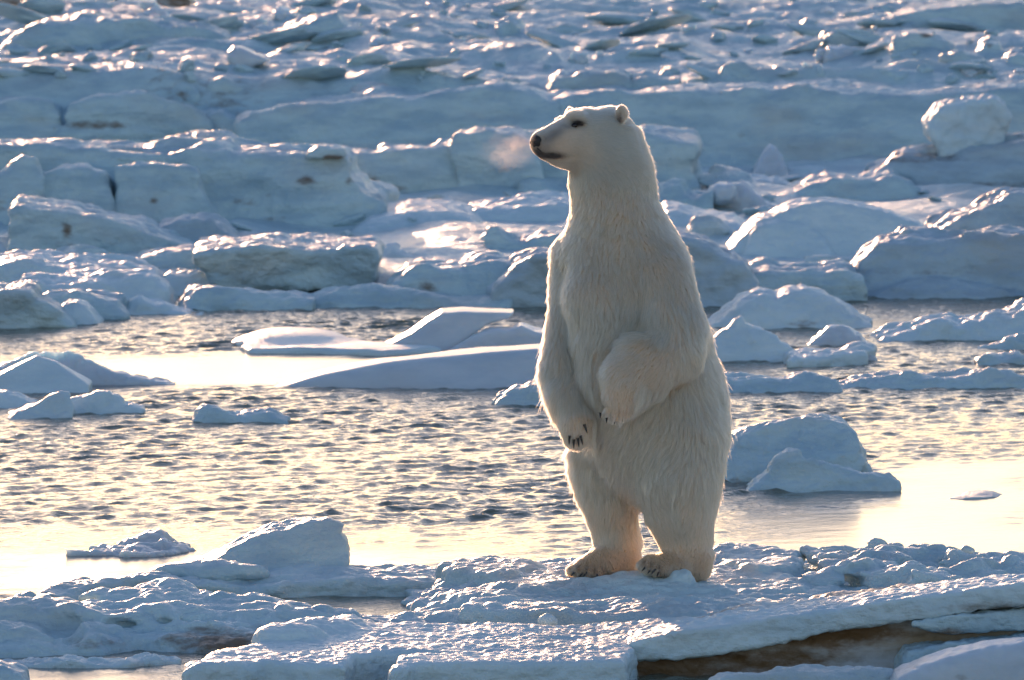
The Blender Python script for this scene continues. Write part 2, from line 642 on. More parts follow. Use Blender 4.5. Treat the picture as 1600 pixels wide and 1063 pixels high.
# ---- foreground floes
ice("ice_floe", "layered rough ice floe that the polar bear stands on", "ice floe", [
    ('S', 0.085, -0.15, [(700, 872), (760, 866), (880, 861), (1000, 866), (1120, 852), (1200, 850), (1270, 862), (1330, 880), (1420, 874), (1700, 884), (1700, 915), (1340, 943), (1230, 960), (1000, 972), (800, 970), (640, 975), (575, 968), (600, 952), (650, 940), (636, 925), (645, 905), (675, 890)], dict(edge=0.05, under=0.3, und=0.02, k=0.04, terr=(2, .028, .16))),
    ('S', 0.135, -0.05, [(730, 876), (900, 872), (1010, 872), (1120, 862), (1200, 860), (1260, 880), (1330, 905), (1320, 930), (1140, 936), (980, 930), (860, 932), (700, 925), (660, 915), (690, 890)], dict(edge=0.05, und=0.02, k=0.035, terr=(2, .025, .15))),
    ('S', 0.16, -0.05, [(690, 874), (760, 866), (845, 872), (850, 888), (780, 898), (700, 890)], dict(edge=0.05, k=0.05)),
    ('S', 0.165, -0.05, [(1130, 858), (1190, 852), (1255, 862), (1262, 880), (1180, 888), (1120, 880)], dict(edge=0.05, k=0.05)),
    ('S', 0.15, -0.05, [(730, 935), (860, 938), (1000, 934), (1180, 936), (1260, 945), (1180, 956), (1000, 958), (840, 955), (720, 950)], dict(edge=0.04, k=0.05)),
    ('E', (gz(1000, 910, .15)[0], gz(1000, 910, .15)[1], 0.145), (0.17, 0.15, 0.055)),
    ('E', (gz(1064, 913, .15)[0], gz(1064, 913, .15)[1], 0.165), (0.07, 0.06, 0.06)),
], h=0.0115, k=0.03, noise=FN + ((0.012, 3.0, (0.7, 0.7, 5)),), fine=FF, group=g_fl, dirt=[(1290, 905, 30, 0.6, 1.5)])
ice("ice_lump", "rounded snowy ice lump sitting on the floe edge behind the bear's heels", "ice lump", [
    ('B', 884, 0.08, 0.4, [(1268, 884), (1272, 868), (1288, 860), (1305, 864), (1318, 876), (1328, 884)])], h=0.009, noise=FN, fine=FF)
ice("ice_floe", "low crumbled ice floe covered in small broken slabs beside the bright calm water", "ice floe", [
    ('S', 0.13, -0.1, [(1275, 880), (1330, 876), (1400, 878), (1480, 884), (1560, 880), (1700, 886), (1700, 905), (1560, 915), (1440, 925), (1330, 930), (1290, 912)], dict(edge=0.07, und=0.03, terr=(3, .025, .13))),
    ('E', gz(1345, 885, .13), (.2, .3, .05)), ('E', gz(1460, 900, .13), (.3, .25, .06)), ('E', gz(1420, 878, .13), (.3, .3, .07)),
    ('E', gz(1385, 910, .13), (.28, .2, .06)), ('E', gz(1540, 890, .13), (.2, .2, .06)), ('E', gz(1580, 892, .13), (.2, .2, .05)), ('E', gz(1495, 882, .13), (.12, .2, .07)),
], h=0.0115, noise=((0.045, 4.0, (1, 1, 2)), (0.02, 9, (1, 1, 2))), fine=FF, group=g_fl, dirt=[(1320, 905, 22, 0.7, 1.2)])
ice("ice_floe", "rough snowy ice floe with a dark undercut edge over the water", "ice floe", [
    ('S', 0.14, -0.12, [(-120, 965), (-20, 952), (60, 942), (130, 934), (190, 928), (275, 922), (310, 934), (360, 941), (460, 945), (560, 945), (660, 938), (720, 955), (640, 985), (520, 980), (450, 972), (445, 978), (330, 975), (220, 968), (120, 975), (-120, 985)], dict(edge=0.06, und=0.035, under=-0.45, k=0.07, terr=(3, .025, .16))),
    ('E', gz(210, 940, .14), (.34, .22, .06)), ('E', gz(270, 934, .14), (.15, .15, .08)), ('E', gz(110, 955, .14), (.4, .2, .05)), ('E', gz(250, 958, .13), (.4, .2, .04)), ('E', gz(380, 952, .12), (.25, .2, .04)),
], h=0.011, noise=((0.035, 3.0, (.8, 1.1, 1.5)), (0.014, 8.0, (.8, 1.1, 1.5))), fine=FF, group=g_fl, dirt=[(340, 1006, 26, 1.0, 4), (150, 1006, 14, 0.6, 5), (440, 1006, 22, 0.8, 2.0)])  # dark strips along the front paint in the undercut's shade
ice("ice_floe", "long thin ice floe carrying a leaning wedge of ice", "ice floe", [
    ('S', 0.085, -0.1, [(15, 932), (60, 922), (110, 907), (200, 903), (300, 893), (420, 884), (540, 880), (640, 880), (690, 884), (680, 903), (560, 905), (440, 908), (320, 905), (200, 908), (110, 918), (60, 930), (20, 938)], dict(edge=0.05, und=0.02, k=0.05)),
], h=0.011, noise=FN, fine=FF, group=g_fl, dirt=[(440, 934, 9, 1.0, 16), (620, 930, 10, 0.9, 5), (60, 936, 8, 0.8, 5)])
ice("ice_wedge", "leaning wedge of smooth ice propped on a long thin floe", "ice block", [
    ('B', 893, 0.07, 0.45, [(235, 893), (300, 880), (335, 870), (365, 852), (420, 830), (470, 820), (512, 815), (537, 822), (528, 833), (540, 848), (543, 865), (538, 893)], dict(fs=0.9, bs=0.1, k=0.04, sink=0.04)),
    ('E', gz(330, 893, .1), (.25, .12, .06))], h=0.009, noise=((0.018, 3.0, (1, 1, 1.3)), (0.01, 8, (1, 1, 1.3))), fine=((0.005, 16.0),))
ice("ice_floe", "broad snow crusted ice floe with a cracked front edge, nearest in front of the bear", "ice floe", [
    ('S', 0.15, -0.12, [(400, 1004), (415, 995), (470, 984), (560, 974), (700, 974), (860, 974), (1000, 969), (1120, 956), (1250, 938), (1400, 922), (1700, 905), (1700, 925), (1250, 952), (992, 998), (984, 1031), (800, 1033), (645, 1038), (606, 1047), (625, 1030), (690, 1019), (600, 1020), (548, 1024), (538, 1034), (420, 1032), (290, 1044), (288, 1034), (330, 1018)], dict(edge=0.03, und=0.014, k=0.045)),
    ('E', gz(455, 1000, .14), (.16, .14, .075)), ('E', gz(425, 1003, .14), (.1, .12, .07)), ('E', gz(500, 988, .14), (.18, .2, .06)), ('E', gz(540, 980, .14), (.1, .2, .05)),
    ('E', gz(855, 972, .14), (.05, .05, .035)), ('E', gz(1060, 985, .15), (.09, .06, .03)), ('E', gz(1200, 955, .15), (.25, .1, .035)),
], h=0.0115, k=0.025, noise=((0.012, 3.0, (.7, 1, 1.5)), (0.006, 10.0, (.8, 1, 1.5))), crease=(0, 1), fine=((0.005, 15.0), (0.005, 34.0)), mat=M_SNOW, group=g_fl, dirt=[(960, 1050, 14, 0.4, 3)])
ice("tilted_ice_block", "tilted ice slab with a pale thick lip over brown muddy ice", "ice slab", [
    ('B', 1062, 0.0, 0.55, [(975, 1018), (985, 1004), (1060, 988), (1160, 972), (1260, 957), (1400, 936), (1520, 920), (1700, 905), (1700, 940), (1560, 950), (1400, 975), (1240, 1003), (1120, 1025), (1000, 1036), (978, 1030)], dict(closed=1, fs=0.0, bs=0.0, k=0.035, m=0.0, Y=gz(1000, 1058)[1], wob=0.02)),
], h=0.0105, noise=((0.010, 2.4, (1, 1, 1)), (0.007, 7.0, (0.6, 1, 1.5))), fine=((0.007, 14.0), (0.004, 30.0)), mat=M_SNOW, group=g_fl, dirt=[(1560, 948, 16, 0.8, 10)])
ice("muddy_ice_bank", "dark brown muddy ice face under the tilted slab", "ice bank", [
    ('B', 1062, 0.0, 1.0, [(985, 1100), (990, 1020), (1160, 990), (1400, 955), (1700, 920), (1700, 1100)], dict(closed=1, fs=0.1, bs=0.0, k=0.04, m=0.0, Y=gz(1000, 1058)[1] + 0.10, wob=0.04)),
], h=0.0115, noise=((0.03, 3.0, (1, 1, 2)), (0.012, 9.0, (1, 1, 2))), fine=((0.005, 22.0),), mat=M_MUD, dirt=[(1060, 1040, 55, 1.0, 3), (1300, 985, 34, 1.1, 5), (1200, 1030, 40, 0.9, 4)])
ice("ice_chunk", "blue white ice chunk wedged under the muddy end of the tilted slab", "ice chunk", [
    ('B', 1075, 0.0, 0.4, [(1395, 1075), (1405, 1022), (1415, 1010), (1500, 1002), (1600, 990), (1700, 985), (1700, 1075)], dict(Y=gz(1000, 1058)[1] - 0.12, k=0.03, fs=0.1))], h=0.01, noise=FN, fine=((0.006, 20.0),), dirt=[(1380, 1030, 20, .8, 1)])
ice("ice_chunk", "thin shelf of frosty ice stuck to the brown bank below the slab lip", "ice chunk", [
    ('B', 1075, 0.0, 0.3, [(1430, 975), (1480, 962), (1560, 955), (1700, 945), (1700, 984), (1560, 990), (1460, 988)], dict(closed=1, m=0.0, Y=gz(1000, 1058)[1] - 0.0, k=0.03, fs=0.0))], h=0.01, noise=FN, fine=((0.006, 20.0),), dirt=[(1480, 985, 12, .9, 3)])
ice("ice_boulder", "smooth pinkish sloping ice boulder cut by the lower frame edge", "ice boulder", [
    ('B', 1085, 0.0, 0.5, [(1380, 1090), (1400, 1058), (1450, 1036), (1500, 1021), (1545, 1011), (1600, 1005), (1700, 1003)], dict(k=0.1, Y=-3.25, fs=0.5, m=0.2))], h=0.01, noise=SN, fine=((0.004, 14.0),), mat=M_THIN, dirt=[(1500, 1060, 16, .5, 1.2)])
ice("ice_ridge", "jagged low crest of frosty ice in front of the brown bank", "ice ridge", [
    ('B', 1085, 0.0, 0.3, [(1100, 1075), (1125, 1056), (1150, 1052), (1185, 1056), (1215, 1047), (1260, 1048), (1300, 1051), (1345, 1046), (1380, 1052), (1430, 1070)], dict(k=0.06, Y=-3.0, fs=0.6, m=0.2))], h=0.009, noise=FN, fine=FF)
ice("ice_lump", "rounded icy lump in the lower corner by the calm water", "ice lump", [
    ('B', 1085, 0.0, 0.35, [(-60, 1032), (0, 1034), (20, 1040), (38, 1050), (42, 1075)], dict(k=0.1, Y=-2.5))], h=0.01, noise=FN, fine=FF)
ice("slush_ridge", "thin ragged line of grey slush along the calm water below the undercut floe", "slush", [
    ('S', 0.018, -0.03, [(-60, 1030), (40, 1026), (150, 1030), (290, 1028), (300, 1034), (200, 1036), (60, 1040), (-60, 1040)], dict(edge=0.09, k=0.02))], h=0.008, noise=((0.02, 9, (1, 1, 1)),), fine=((0.006, 25),))

# ---- drifting pieces in the water
D = ((0.012, 8.0), (0.005, 24.0))
ice("ice_block", "big domed ice block standing in the water behind the bear's legs", "ice block", [
    ('B', 752, 0, 0.75, [(1112, 745), (1120, 708), (1135, 688), (1165, 673), (1200, 664), (1240, 658), (1285, 659), (1315, 666), (1332, 680), (1342, 700), (1350, 722), (1357, 742)], dict(k=0.12, fs=0.35, bs=0.4, wob=.2))],
    h=0.0105, noise=RN, fine=FF, group=g_dr, dirt=[(1150, 752, 14, .7, 1.5), (1320, 725, 12, .5, 1.5)])
ice("ice_chunk", "pointed frosty ice chunk lying against the big domed block", "ice chunk", [
    ('B', 768, 0, 0.4, [(1168, 770), (1178, 752), (1198, 735), (1216, 708), (1232, 699), (1250, 702), (1256, 722), (1285, 723), (1310, 733), (1340, 741), (1390, 745), (1404, 752)], dict(k=0.06, fs=0.8, sink=0.1))],
    h=0.0095, noise=((0.02, 4, (1, 1, 1.5)), (0.012, 10, (1, 1, 1.5))), fine=FF, group=g_dr)
ice("slush_ridge", "low snowy slush ridge touching the bear's back with a lumpy crest", "ice ridge", [
    ('B', 614, 0, 0.5, [(1100, 600), (1130, 590), (1180, 587), (1230, 591), (1258, 580), (1290, 589), (1308, 596), (1312, 606)], dict(k=0.1, fs=1.2))], h=0.012, noise=RN, fine=FF, group=g_dr)
ice("slush_ridge", "long low snowy slush ridge running to the frame edge across the water", "ice ridge", [
    ('B', 607, 0, 0.6, [(1262, 608), (1290, 604), (1330, 592), (1370, 588), (1420, 580), (1450, 586), (1500, 584), (1545, 580), (1590, 588), (1660, 596)], dict(k=0.1, fs=1.2))], h=0.012, noise=RN, fine=FF, group=g_dr)
ice("ice_block", "smooth whale backed ice block with a notched crest in the strip of dark water", "ice block", [
    ('B', 513, 0, 0.9, [(1103, 509), (1125, 490), (1160, 466), (1172, 461), (1190, 455), (1212, 461), (1222, 457), (1252, 451), (1285, 460), (1318, 478), (1345, 495), (1362, 504)], dict(k=0.16, fs=0.5))],
    h=0.0125, noise=((0.025, 2.2, (1, 1, 1)),), fine=D, mat=M_SNOW, group=g_dr, dirt=[(1255, 505, 9, .7, 4)])
ice("ice_peak", "sharp peaked ice sheet with a stepped crest beside the bear's back", "ice block", [
    ('B', 565, 0, 0.5, [(1100, 545), (1118, 526), (1140, 510), (1160, 497), (1166, 507), (1190, 515), (1212, 524), (1216, 532), (1232, 544), (1243, 560)], dict(k=0.04, fs=0.9, bs=0.6))],
    h=0.011, noise=((0.02, 3, (1, 1, 1)),), fine=D, mat=M_SNOW, group=g_dr)
ice("ice_floe", "flat snowy floe stretching from the sharp peaked ice sheet", "ice floe", [
    ('S', 0.07, -0.1, [(1225, 548), (1262, 542), (1340, 541), (1365, 546), (1360, 555), (1300, 556), (1230, 560)], dict(edge=0.03)), ('E', gz(1345, 545, .07), (.12, .2, .05))],
    h=0.012, noise=SN, fine=D, mat=M_SNOW, group=g_dr)
ice("ice_lump", "small round amber lit lump of clear ice", "ice lump", [
    ('B', 540, 0, 0.35, [(1262, 538), (1280, 522), (1292, 511), (1310, 506), (1328, 511), (1345, 524), (1356, 538)], dict(k=0.12, fs=0.6))], h=0.011, noise=((0.02, 3, (1, 1, 1)),), fine=D, mat=M_THIN, group=g_dr)
ice("ice_lump", "tiny brownish ice lump at the tip of the flat snowy floe", "ice lump", [
    ('B', 565, 0, 0.25, [(1322, 563), (1334, 553), (1350, 550), (1366, 556), (1372, 564)], dict(k=0.08, fs=0.5))], h=0.009, noise=((0.012, 5, (1, 1, 1)),), fine=D, mat=M_THIN, group=g_dr)
ice("ice_floe", "long smooth humped floe reaching the frame edge behind the slush ridges", "ice floe", [
    ('B', 533, 0, 0.8, [(1345, 531), (1385, 522), (1415, 510), (1440, 502), (1482, 500), (1500, 506), (1530, 494), (1560, 487), (1575, 488), (1600, 474), (1670, 468)], dict(k=0.14, fs=0.8))], h=0.0125, noise=RN, fine=D, mat=M_SNOW, group=g_dr)
ice("ice_chunk", "small frosty ridge of ice near the frame edge below the long humped floe", "ice chunk", [
    ('B', 546, 0, 0.35, [(1522, 546), (1545, 537), (1570, 532), (1590, 526), (1650, 523)], dict(k=0.08, fs=0.8))], h=0.011, noise=RN, fine=D, group=g_dr)
ice("ice_chunk", "short low bar of ice alone in the ripples near the frame edge", "ice chunk", [
    ('B', 571, 0, 0.3, [(1527, 571), (1530, 562), (1550, 560), (1575, 559), (1592, 556), (1600, 562), (1604, 570)], dict(k=0.06, fs=0.5))], h=0.01, noise=RN, fine=D, group=g_dr)
ice("ice_lump", "rounded snowy lump half hidden behind the bear's hanging paw", "ice lump", [
    ('B', 634, 0, 0.5, [(771, 632), (778, 620), (800, 611), (820, 607), (850, 594), (890, 594), (925, 610), (945, 630)], dict(k=0.1, fs=0.8))], h=0.011, noise=((0.02, 4, (1, 1, 1)), (0.012, 9, (1, 1, 1))), fine=D, group=g_dr)
ice("snow_drift", "long smooth shaded snow drift ending at the bear's elbow", "snow drift", [
    ('B', 607, 0, 0.9, [(405, 606), (450, 598), (500, 585), (560, 572), (595, 566), (650, 561), (700, 556), (760, 550), (800, 548), (850, 545), (930, 547), (975, 560), (1010, 580), (1045, 605)], dict(k=0.10, fs=1.1, sink=0.1))], h=0.0125, noise=SN, fine=(), mat=M_THIN, group=g_dr)
ice("ice_plate", "tilted wind carved ice plate rising to a thin overhanging lip", "ice plate", [
    ('B', 549, 0, 0.55, [(585, 548), (612, 536), (640, 521), (665, 503), (690, 489), (722, 487), (760, 489), (802, 491), (795, 498), (762, 508), (735, 528), (705, 552), (690, 558), (585, 556)], dict(closed=1, k=0.04, fs=0.5, bs=0.2, m=0.1))], h=0.011, noise=SN, fine=(), mat=M_THIN, group=g_dr)
ice("ice_plate", "shaded ice plate behind the overhanging lip, beside the bear's chest", "ice plate", [
    ('B', 553, 0, 0.5, [(690, 553), (715, 538), (740, 524), (768, 514), (795, 514), (815, 507), (835, 516), (870, 520), (910, 530), (940, 552)], dict(k=0.05, fs=0.4, sink=0.1))], h=0.012, noise=SN, fine=((0.004, 12.),), mat=M_THIN, group=g_dr)
ice("snow_drift", "flat white snow dome lying left of the tilted ice plate", "snow drift", [
    ('S', 0.035, -0.1, [(372, 540), (400, 530), (470, 526), (560, 532), (640, 538), (690, 545), (600, 549), (480, 545), (390, 545)], dict(k=0.05, edge=.02)), ('E', gz(455, 535, .0), (.42, .8, .09))], h=0.013, noise=SN, fine=(), mat=M_SNOW, group=g_dr)
ice("ice_plate", "pinkish translucent peaked ice plate with a long sloping tail", "ice plate", [
    ('B', 602, 0, 0.28, [(-60, 592), (0, 574), (25, 560), (45, 540), (60, 526), (72, 528), (84, 540), (93, 549), (110, 552), (140, 564), (180, 579), (215, 590), (275, 600)], dict(k=0.05, fs=0.7, bs=0.6))], h=0.011, noise=((0.02, 2.5, (1, 1, 1)),), fine=D, mat=M_THIN, group=g_dr)
ice("snow_drift", "smooth blue shaded snow drift under the pinkish peaked plate", "snow drift", [
    ('B', 606, 0, 0.5, [(-60, 600), (0, 585), (30, 570), (56, 559), (68, 563), (85, 568), (105, 580), (140, 600)], dict(k=0.06, fs=1.2, Y=gz(60, 606)[1] - 0.5))], h=0.012, noise=SN, fine=(), mat=M_SNOW, group=g_dr)
ice("ice_chunk", "twin humped blue ice chunk drifting left of the small snowy bar", "ice chunk", [
    ('B', 654, 0, 0.4, [(10, 654), (20, 645), (50, 634), (75, 624), (95, 613), (108, 614), (116, 640), (114, 653)], dict(k=0.06, fs=0.8)),
    ('B', 646, 0, 0.4, [(105, 646), (110, 626), (130, 618), (150, 609), (172, 610), (185, 619), (205, 630), (224, 640)], dict(k=0.06, fs=0.8))], h=0.01, k=0.015, noise=((0.028, 3.5, (1, 1, 1)), (0.012, 9, (1, 1, 1))), fine=D, mat=M_SNOW, group=g_dr)
ice("ice_chunk", "smooth blue ice hump cut by the frame edge above the twin humped chunk", "ice chunk", [
    ('B', 637, 0, 0.4, [(-50, 625), (-20, 612), (10, 613), (35, 621), (57, 630)], dict(k=0.1, fs=0.9))], h=0.011, noise=SN, fine=D, mat=M_SNOW, group=g_dr)
ice("ice_chunk", "small frosty bar of snow floating alone in the ripples", "ice chunk", [
    ('B', 661, 0, 0.3, [(303, 660), (306, 644), (318, 636), (340, 637), (350, 643), (370, 645), (398, 641), (420, 640), (435, 648), (450, 654)], dict(k=0.06, fs=0.5))], h=0.009, noise=((0.015, 5, (1, 1, 1)), (0.01, 12, (1, 1, 1))), fine=FF, group=g_dr)
ice("slush_ridge", "low mound of grey slush on the calm water behind the ice wedge", "slush", [
    ('S', 0.02, -0.03, [(112, 862), (150, 853), (200, 849), (270, 848), (310, 855), (260, 864), (180, 866)], dict(edge=0.12, k=0.02)),
    ('E', gz(232, 856, .0), (.12, .3, .09))], h=0.009, noise=((0.022, 8, (1, 1, 1)), (0.012, 18, (1, 1, 1))), fine=((0.006, 25),), mat=M_THIN, group=g_dr)
ice("slush_ridge", "thin sliver of slush on the bright calm water", "slush", [
    ('S', 0.003, -0.03, [(1478, 778), (1500, 775), (1530, 770), (1560, 772), (1535, 778), (1500, 780)], dict(edge=0.08, k=0.015))], h=0.009, noise=((0.004, 9, (1, 1, 1)),), fine=((0.002, 25),), group=g_dr)

# ---- blocks along the far shore
S_ = dict(h=0.018, fine=((0.010, 8.0), (0.006, 18.0)), mat=M_FAR, group=g_sh)
def shore(name, label, cat, parts, **kw):
    a = dict(S_); a.update(noise=RN); a.update(kw)
    return ice(name, label, cat, parts, **a)

shore("ice_lump", "smooth rounded ice cone at the water's edge by the frame border", "ice lump", [
    ('B', 508, 0, 0.6, [(62, 506), (85, 488), (100, 476), (120, 469), (138, 478), (158, 503)], dict(k=0.16, fs=0.5))], noise=SN, mat=M_SNOW)
shore("ice_block", "bulky blue ice block at the water's edge cut by the frame border", "ice block", [
    ('B', 513, 0, 1.0, [(-80, 455), (30, 450), (52, 455), (58, 468), (90, 480), (110, 500), (118, 510)], dict(k=0.14, fs=0.2))])
shore("ice_block", "low sloping ice block behind the smooth rounded cone", "ice block", [
    ('B', 496, 0.02, 0.9, [(56, 490), (64, 465), (100, 455), (118, 456), (150, 464), (185, 470), (198, 492)], dict(k=0.12, fs=0.5))])
shore("ice_block", "pointed low ice block at the water's edge with a dark foot", "ice block", [
    ('B', 492, 0, 0.7, [(190, 492), (205, 474), (222, 465), (232, 469), (262, 472), (295, 482), (318, 490)], dict(k=0.10, fs=0.7))], mat=M_SNOW, dirt=[(195, 492, 6.2, 0.58, 2)])
shore("ice_ridge", "long rounded ice ridge at the waterline below the tabular block", "ice ridge", [
    ('B', 485, 0, 0.8, [(278, 484), (290, 462), (305, 450), (330, 451), (380, 455), (440, 459), (490, 466)], dict(k=0.14, fs=0.6))], dirt=[(350, 484, 5.0, 0.58, 2), (388, 484, 5.0, 0.58, 2)])
shore("ice_ridge", "low snowy ridge at the waterline running towards the dark block behind the bear", "ice ridge", [
    ('B', 482, 0, 1.0, [(452, 482), (470, 466), (520, 458), (585, 448), (640, 456), (700, 464), (800, 466)], dict(k=0.12, fs=0.9))], dirt=[(482, 482, 5.0, 0.65, 2)])
shore("ice_floe", "flat snowy ice bench behind the pointed low block", "ice floe", [
    ('B', 472, 0.05, 1.2, [(20, 470), (40, 440), (60, 433), (150, 431), (238, 430), (262, 446), (270, 470)], dict(k=0.12, fs=0.6))], mat=M_SNOW)
shore("ice_floe", "low flat ice bench at the frame border under the dirty tilted block", "ice floe", [
    ('B', 448, LOWZ, 1.5, [(-60, 425), (20, 407), (70, 404), (130, 408), (200, 415), (240, 428), (260, 445)], dict(k=0.12, fs=0.8))], mat=M_SNOW)
shore("ice_floe", "thin snowy ice step between the dirty block and the tabular block", "ice floe", [
    ('B', 422, LOWZ, 1.0, [(205, 418), (215, 398), (235, 394), (300, 392), (312, 400), (315, 420)], dict(k=0.08, fs=0.4))])
shore("ice_plate", "small sunlit triangular ice plate in front of the tabular block", "ice plate", [
    ('B', 452, 0.05, 0.8, [(245, 448), (265, 429), (300, 430), (345, 436), (350, 450)], dict(k=0.06, fs=1.4))], mat=M_SNOW)
shore("tabular_ice_block", "large flat topped tabular ice block with an undercut front", "ice block", [
    ('B', 454, 0.05, 1.7, [(304, 408), (302, 395), (330, 388), (420, 384), (540, 386), (586, 390), (592, 402), (584, 418), (586, 440), (570, 452), (420, 458), (350, 460), (330, 445), (318, 422)], dict(closed=1, k=0.08, fs=-0.25, bs=0.0, m=0.0, wob=.05))],
    noise=((0.03, 1.8, (1, 1, 2)), (0.015, 5, (1, 1, 2))), dirt=[(450, 430, 27.5, 0.2, 6)])
shore("ice_plate", "slanting ice plate with a thin bright lit edge behind the tabular block", "ice plate", [
    ('B', 412, LOWZ, 0.9, [(590, 412), (598, 392), (614, 384), (624, 386), (650, 397), (682, 408), (690, 412)], dict(k=0.05, fs=1.0))], mat=M_SNOW)
shore("ice_block", "broad ice block with a brown stain beside the dark block behind the bear", "ice block", [
    ('B', 462, 0.05, 1.3, [(596, 460), (610, 440), (635, 422), (660, 415), (720, 410), (748, 402), (775, 402), (790, 408), (850, 407), (900, 408)], dict(k=0.14, fs=0.5))], dirt=[(668, 448, 16.2, 0.86, 1.4)])
shore("ice_block", "dark blue grey ice block rising directly behind the bear's chest and back", "ice block", [
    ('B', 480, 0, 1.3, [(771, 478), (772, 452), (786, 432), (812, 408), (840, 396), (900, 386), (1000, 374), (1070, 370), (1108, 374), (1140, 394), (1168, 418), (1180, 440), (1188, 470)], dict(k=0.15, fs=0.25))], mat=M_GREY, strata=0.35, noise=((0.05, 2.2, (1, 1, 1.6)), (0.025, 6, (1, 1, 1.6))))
shore("ice_ridge", "low rough ice ridge joining the dark block to the striped bank", "ice ridge", [
    ('B', 472, 0, 1.3, [(1150, 468), (1165, 432), (1200, 416), (1240, 417), (1280, 419), (1320, 416), (1345, 430), (1352, 466)], dict(k=0.12, fs=0.4))], strata=0.2, noise=((0.045, 2.2, (1, 1, 1.6)), (0.025, 6, (1, 1, 1.6))))
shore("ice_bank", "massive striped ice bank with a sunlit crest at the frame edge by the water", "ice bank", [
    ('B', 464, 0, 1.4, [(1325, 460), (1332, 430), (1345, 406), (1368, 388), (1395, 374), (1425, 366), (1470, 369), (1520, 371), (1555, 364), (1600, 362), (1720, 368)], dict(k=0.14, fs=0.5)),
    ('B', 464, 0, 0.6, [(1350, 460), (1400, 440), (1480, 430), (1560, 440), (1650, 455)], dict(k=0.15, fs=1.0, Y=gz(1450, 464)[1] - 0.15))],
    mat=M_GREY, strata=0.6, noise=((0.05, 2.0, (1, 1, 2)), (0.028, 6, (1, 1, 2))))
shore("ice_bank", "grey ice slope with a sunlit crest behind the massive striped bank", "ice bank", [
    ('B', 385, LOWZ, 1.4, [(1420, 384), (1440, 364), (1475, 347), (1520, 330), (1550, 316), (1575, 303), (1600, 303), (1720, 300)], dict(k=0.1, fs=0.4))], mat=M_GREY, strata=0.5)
shore("ice_mound", "wide smooth ice mound with a glinting crest right of the bear", "ice mound", [
    ('B', 404, LOWZ, 1.3, [(1125, 402), (1145, 380), (1170, 356), (1182, 345), (1205, 338), (1232, 323), (1262, 316), (1300, 315), (1345, 321), (1392, 333), (1440, 352), (1475, 385)], dict(k=0.14, fs=0.8)),
    ('B', 406, LOWZ, 0.6, [(1160, 400), (1180, 352), (1215, 346), (1260, 352), (1290, 375), (1305, 400)], dict(k=0.1, fs=0.6, Y=gz(1230, 404, LOWZ)[1] - 0.1))], noise=((0.03, 1.7, (1, 1, 1)),), mat=M_SNOW)
shore("ice_ridge", "low humped ice ridge in front of the grey bank", "ice ridge", [
    ('B', 316, LOWZ, 1.3, [(1222, 314), (1240, 295), (1265, 282), (1300, 275), (1345, 279), (1365, 277), (1395, 270), (1420, 283), (1445, 312)], dict(k=0.12, fs=0.6))], h=0.024, dirt=[(1310, 308, 10.0, 0.43, 5)])
shore("silty_ice_bank", "grey brown silty ice bank under the mushroom shaped block", "ice bank", [
    ('B', 306, LOWZ, 1.8, [(1350, 300), (1362, 268), (1390, 252), (1430, 243), (1470, 236), (1510, 222), (1560, 213), (1600, 210), (1720, 214)], dict(k=0.12, fs=0.35))], h=0.024, mat=M_GREY, strata=0.7, noise=BN)
shore("mushroom_ice_block", "mushroom shaped ice block with a glowing rim perched on the silty bank", "ice block", [
    ('B', 240, 0.45, 0.9, [(1470, 250), (1470, 236), (1464, 226), (1452, 214), (1450, 198), (1456, 182), (1468, 168), (1484, 160), (1520, 156), (1550, 154), (1568, 161), (1576, 178), (1576, 198), (1570, 214), (1564, 240), (1560, 255)], dict(closed=1, k=0.12, fs=0.05, bs=0.1, m=0.2, Y=gz(1400, 306, LOWZ)[1] + 0.45))], h=0.016, mat=M_SNOW, crease=(0.008, 3), noise=((0.025, 3, (1, 1, 1)), (0.032, 8, (1, 1, 1))))
shore("ice_cone", "upright cone of translucent ice in front of the far wall", "ice cone", [
    ('B', 280, LOWZ, 0.6, [(1172, 280), (1182, 258), (1192, 240), (1202, 226), (1212, 230), (1222, 248), (1232, 280)], dict(k=0.08, fs=0.3))], h=0.022, noise=SN, mat=M_THIN)
shore("snow_drift", "smooth white snow drift beside the upright ice cone", "snow drift", [
    ('B', 279, LOWZ, 1.6, [(1222, 276), (1232, 260), (1260, 257), (1310, 261), (1362, 263), (1376, 276)], dict(k=0.16, fs=1.5))], h=0.022, noise=SN, mat=M_SNOW)
shore("ice_chunk", "hollow arched ice chunk with bright lit rims behind the bear's shoulder", "ice chunk", [
    ('B', 326, LOWZ, 0.7, [(1094, 324), (1106, 306), (1114, 294), (1130, 290), (1162, 288), (1176, 300), (1190, 312), (1212, 324)], dict(k=0.06, fs=0.6)),
    ('E', pY(1128, 306, gz(1128, 326, LOWZ)[1] - .05), (.14, .2, .12))], h=0.02, noise=((0.04, 4, (1, 1, 1)), (0.02, 9, (1, 1, 1))), mat=M_THIN)
shore("ice_chunk", "knobbly ice chunk with a sparkling tip touching the bear's neck", "ice chunk", [
    ('B', 330, LOWZ, 0.7, [(1020, 328), (1030, 292), (1050, 287), (1068, 286), (1074, 300), (1090, 305), (1108, 300), (1112, 325)], dict(k=0.08, fs=0.4))], h=0.02, noise=((0.04, 4, (1, 1, 1)), (0.02, 9, (1, 1, 1))))
shore("ice_ridge", "low pale ice ridge left of the upright cone", "ice ridge", [
    ('B', 303, LOWZ, 1.0, [(1065, 300), (1080, 284), (1120, 275), (1170, 280), (1215, 284), (1260, 300)], dict(k=0.12, fs=0.9))], h=0.024, noise=RN, mat=M_SNOW)
shore("ice_block", "squarish pale ice block just below the bear's breath", "ice block", [
    ('B', 312, LOWZ, 0.8, [(810, 312), (813, 284), (832, 278), (870, 281), (900, 284), (910, 312)], dict(k=0.07, fs=0.3))], h=0.022)
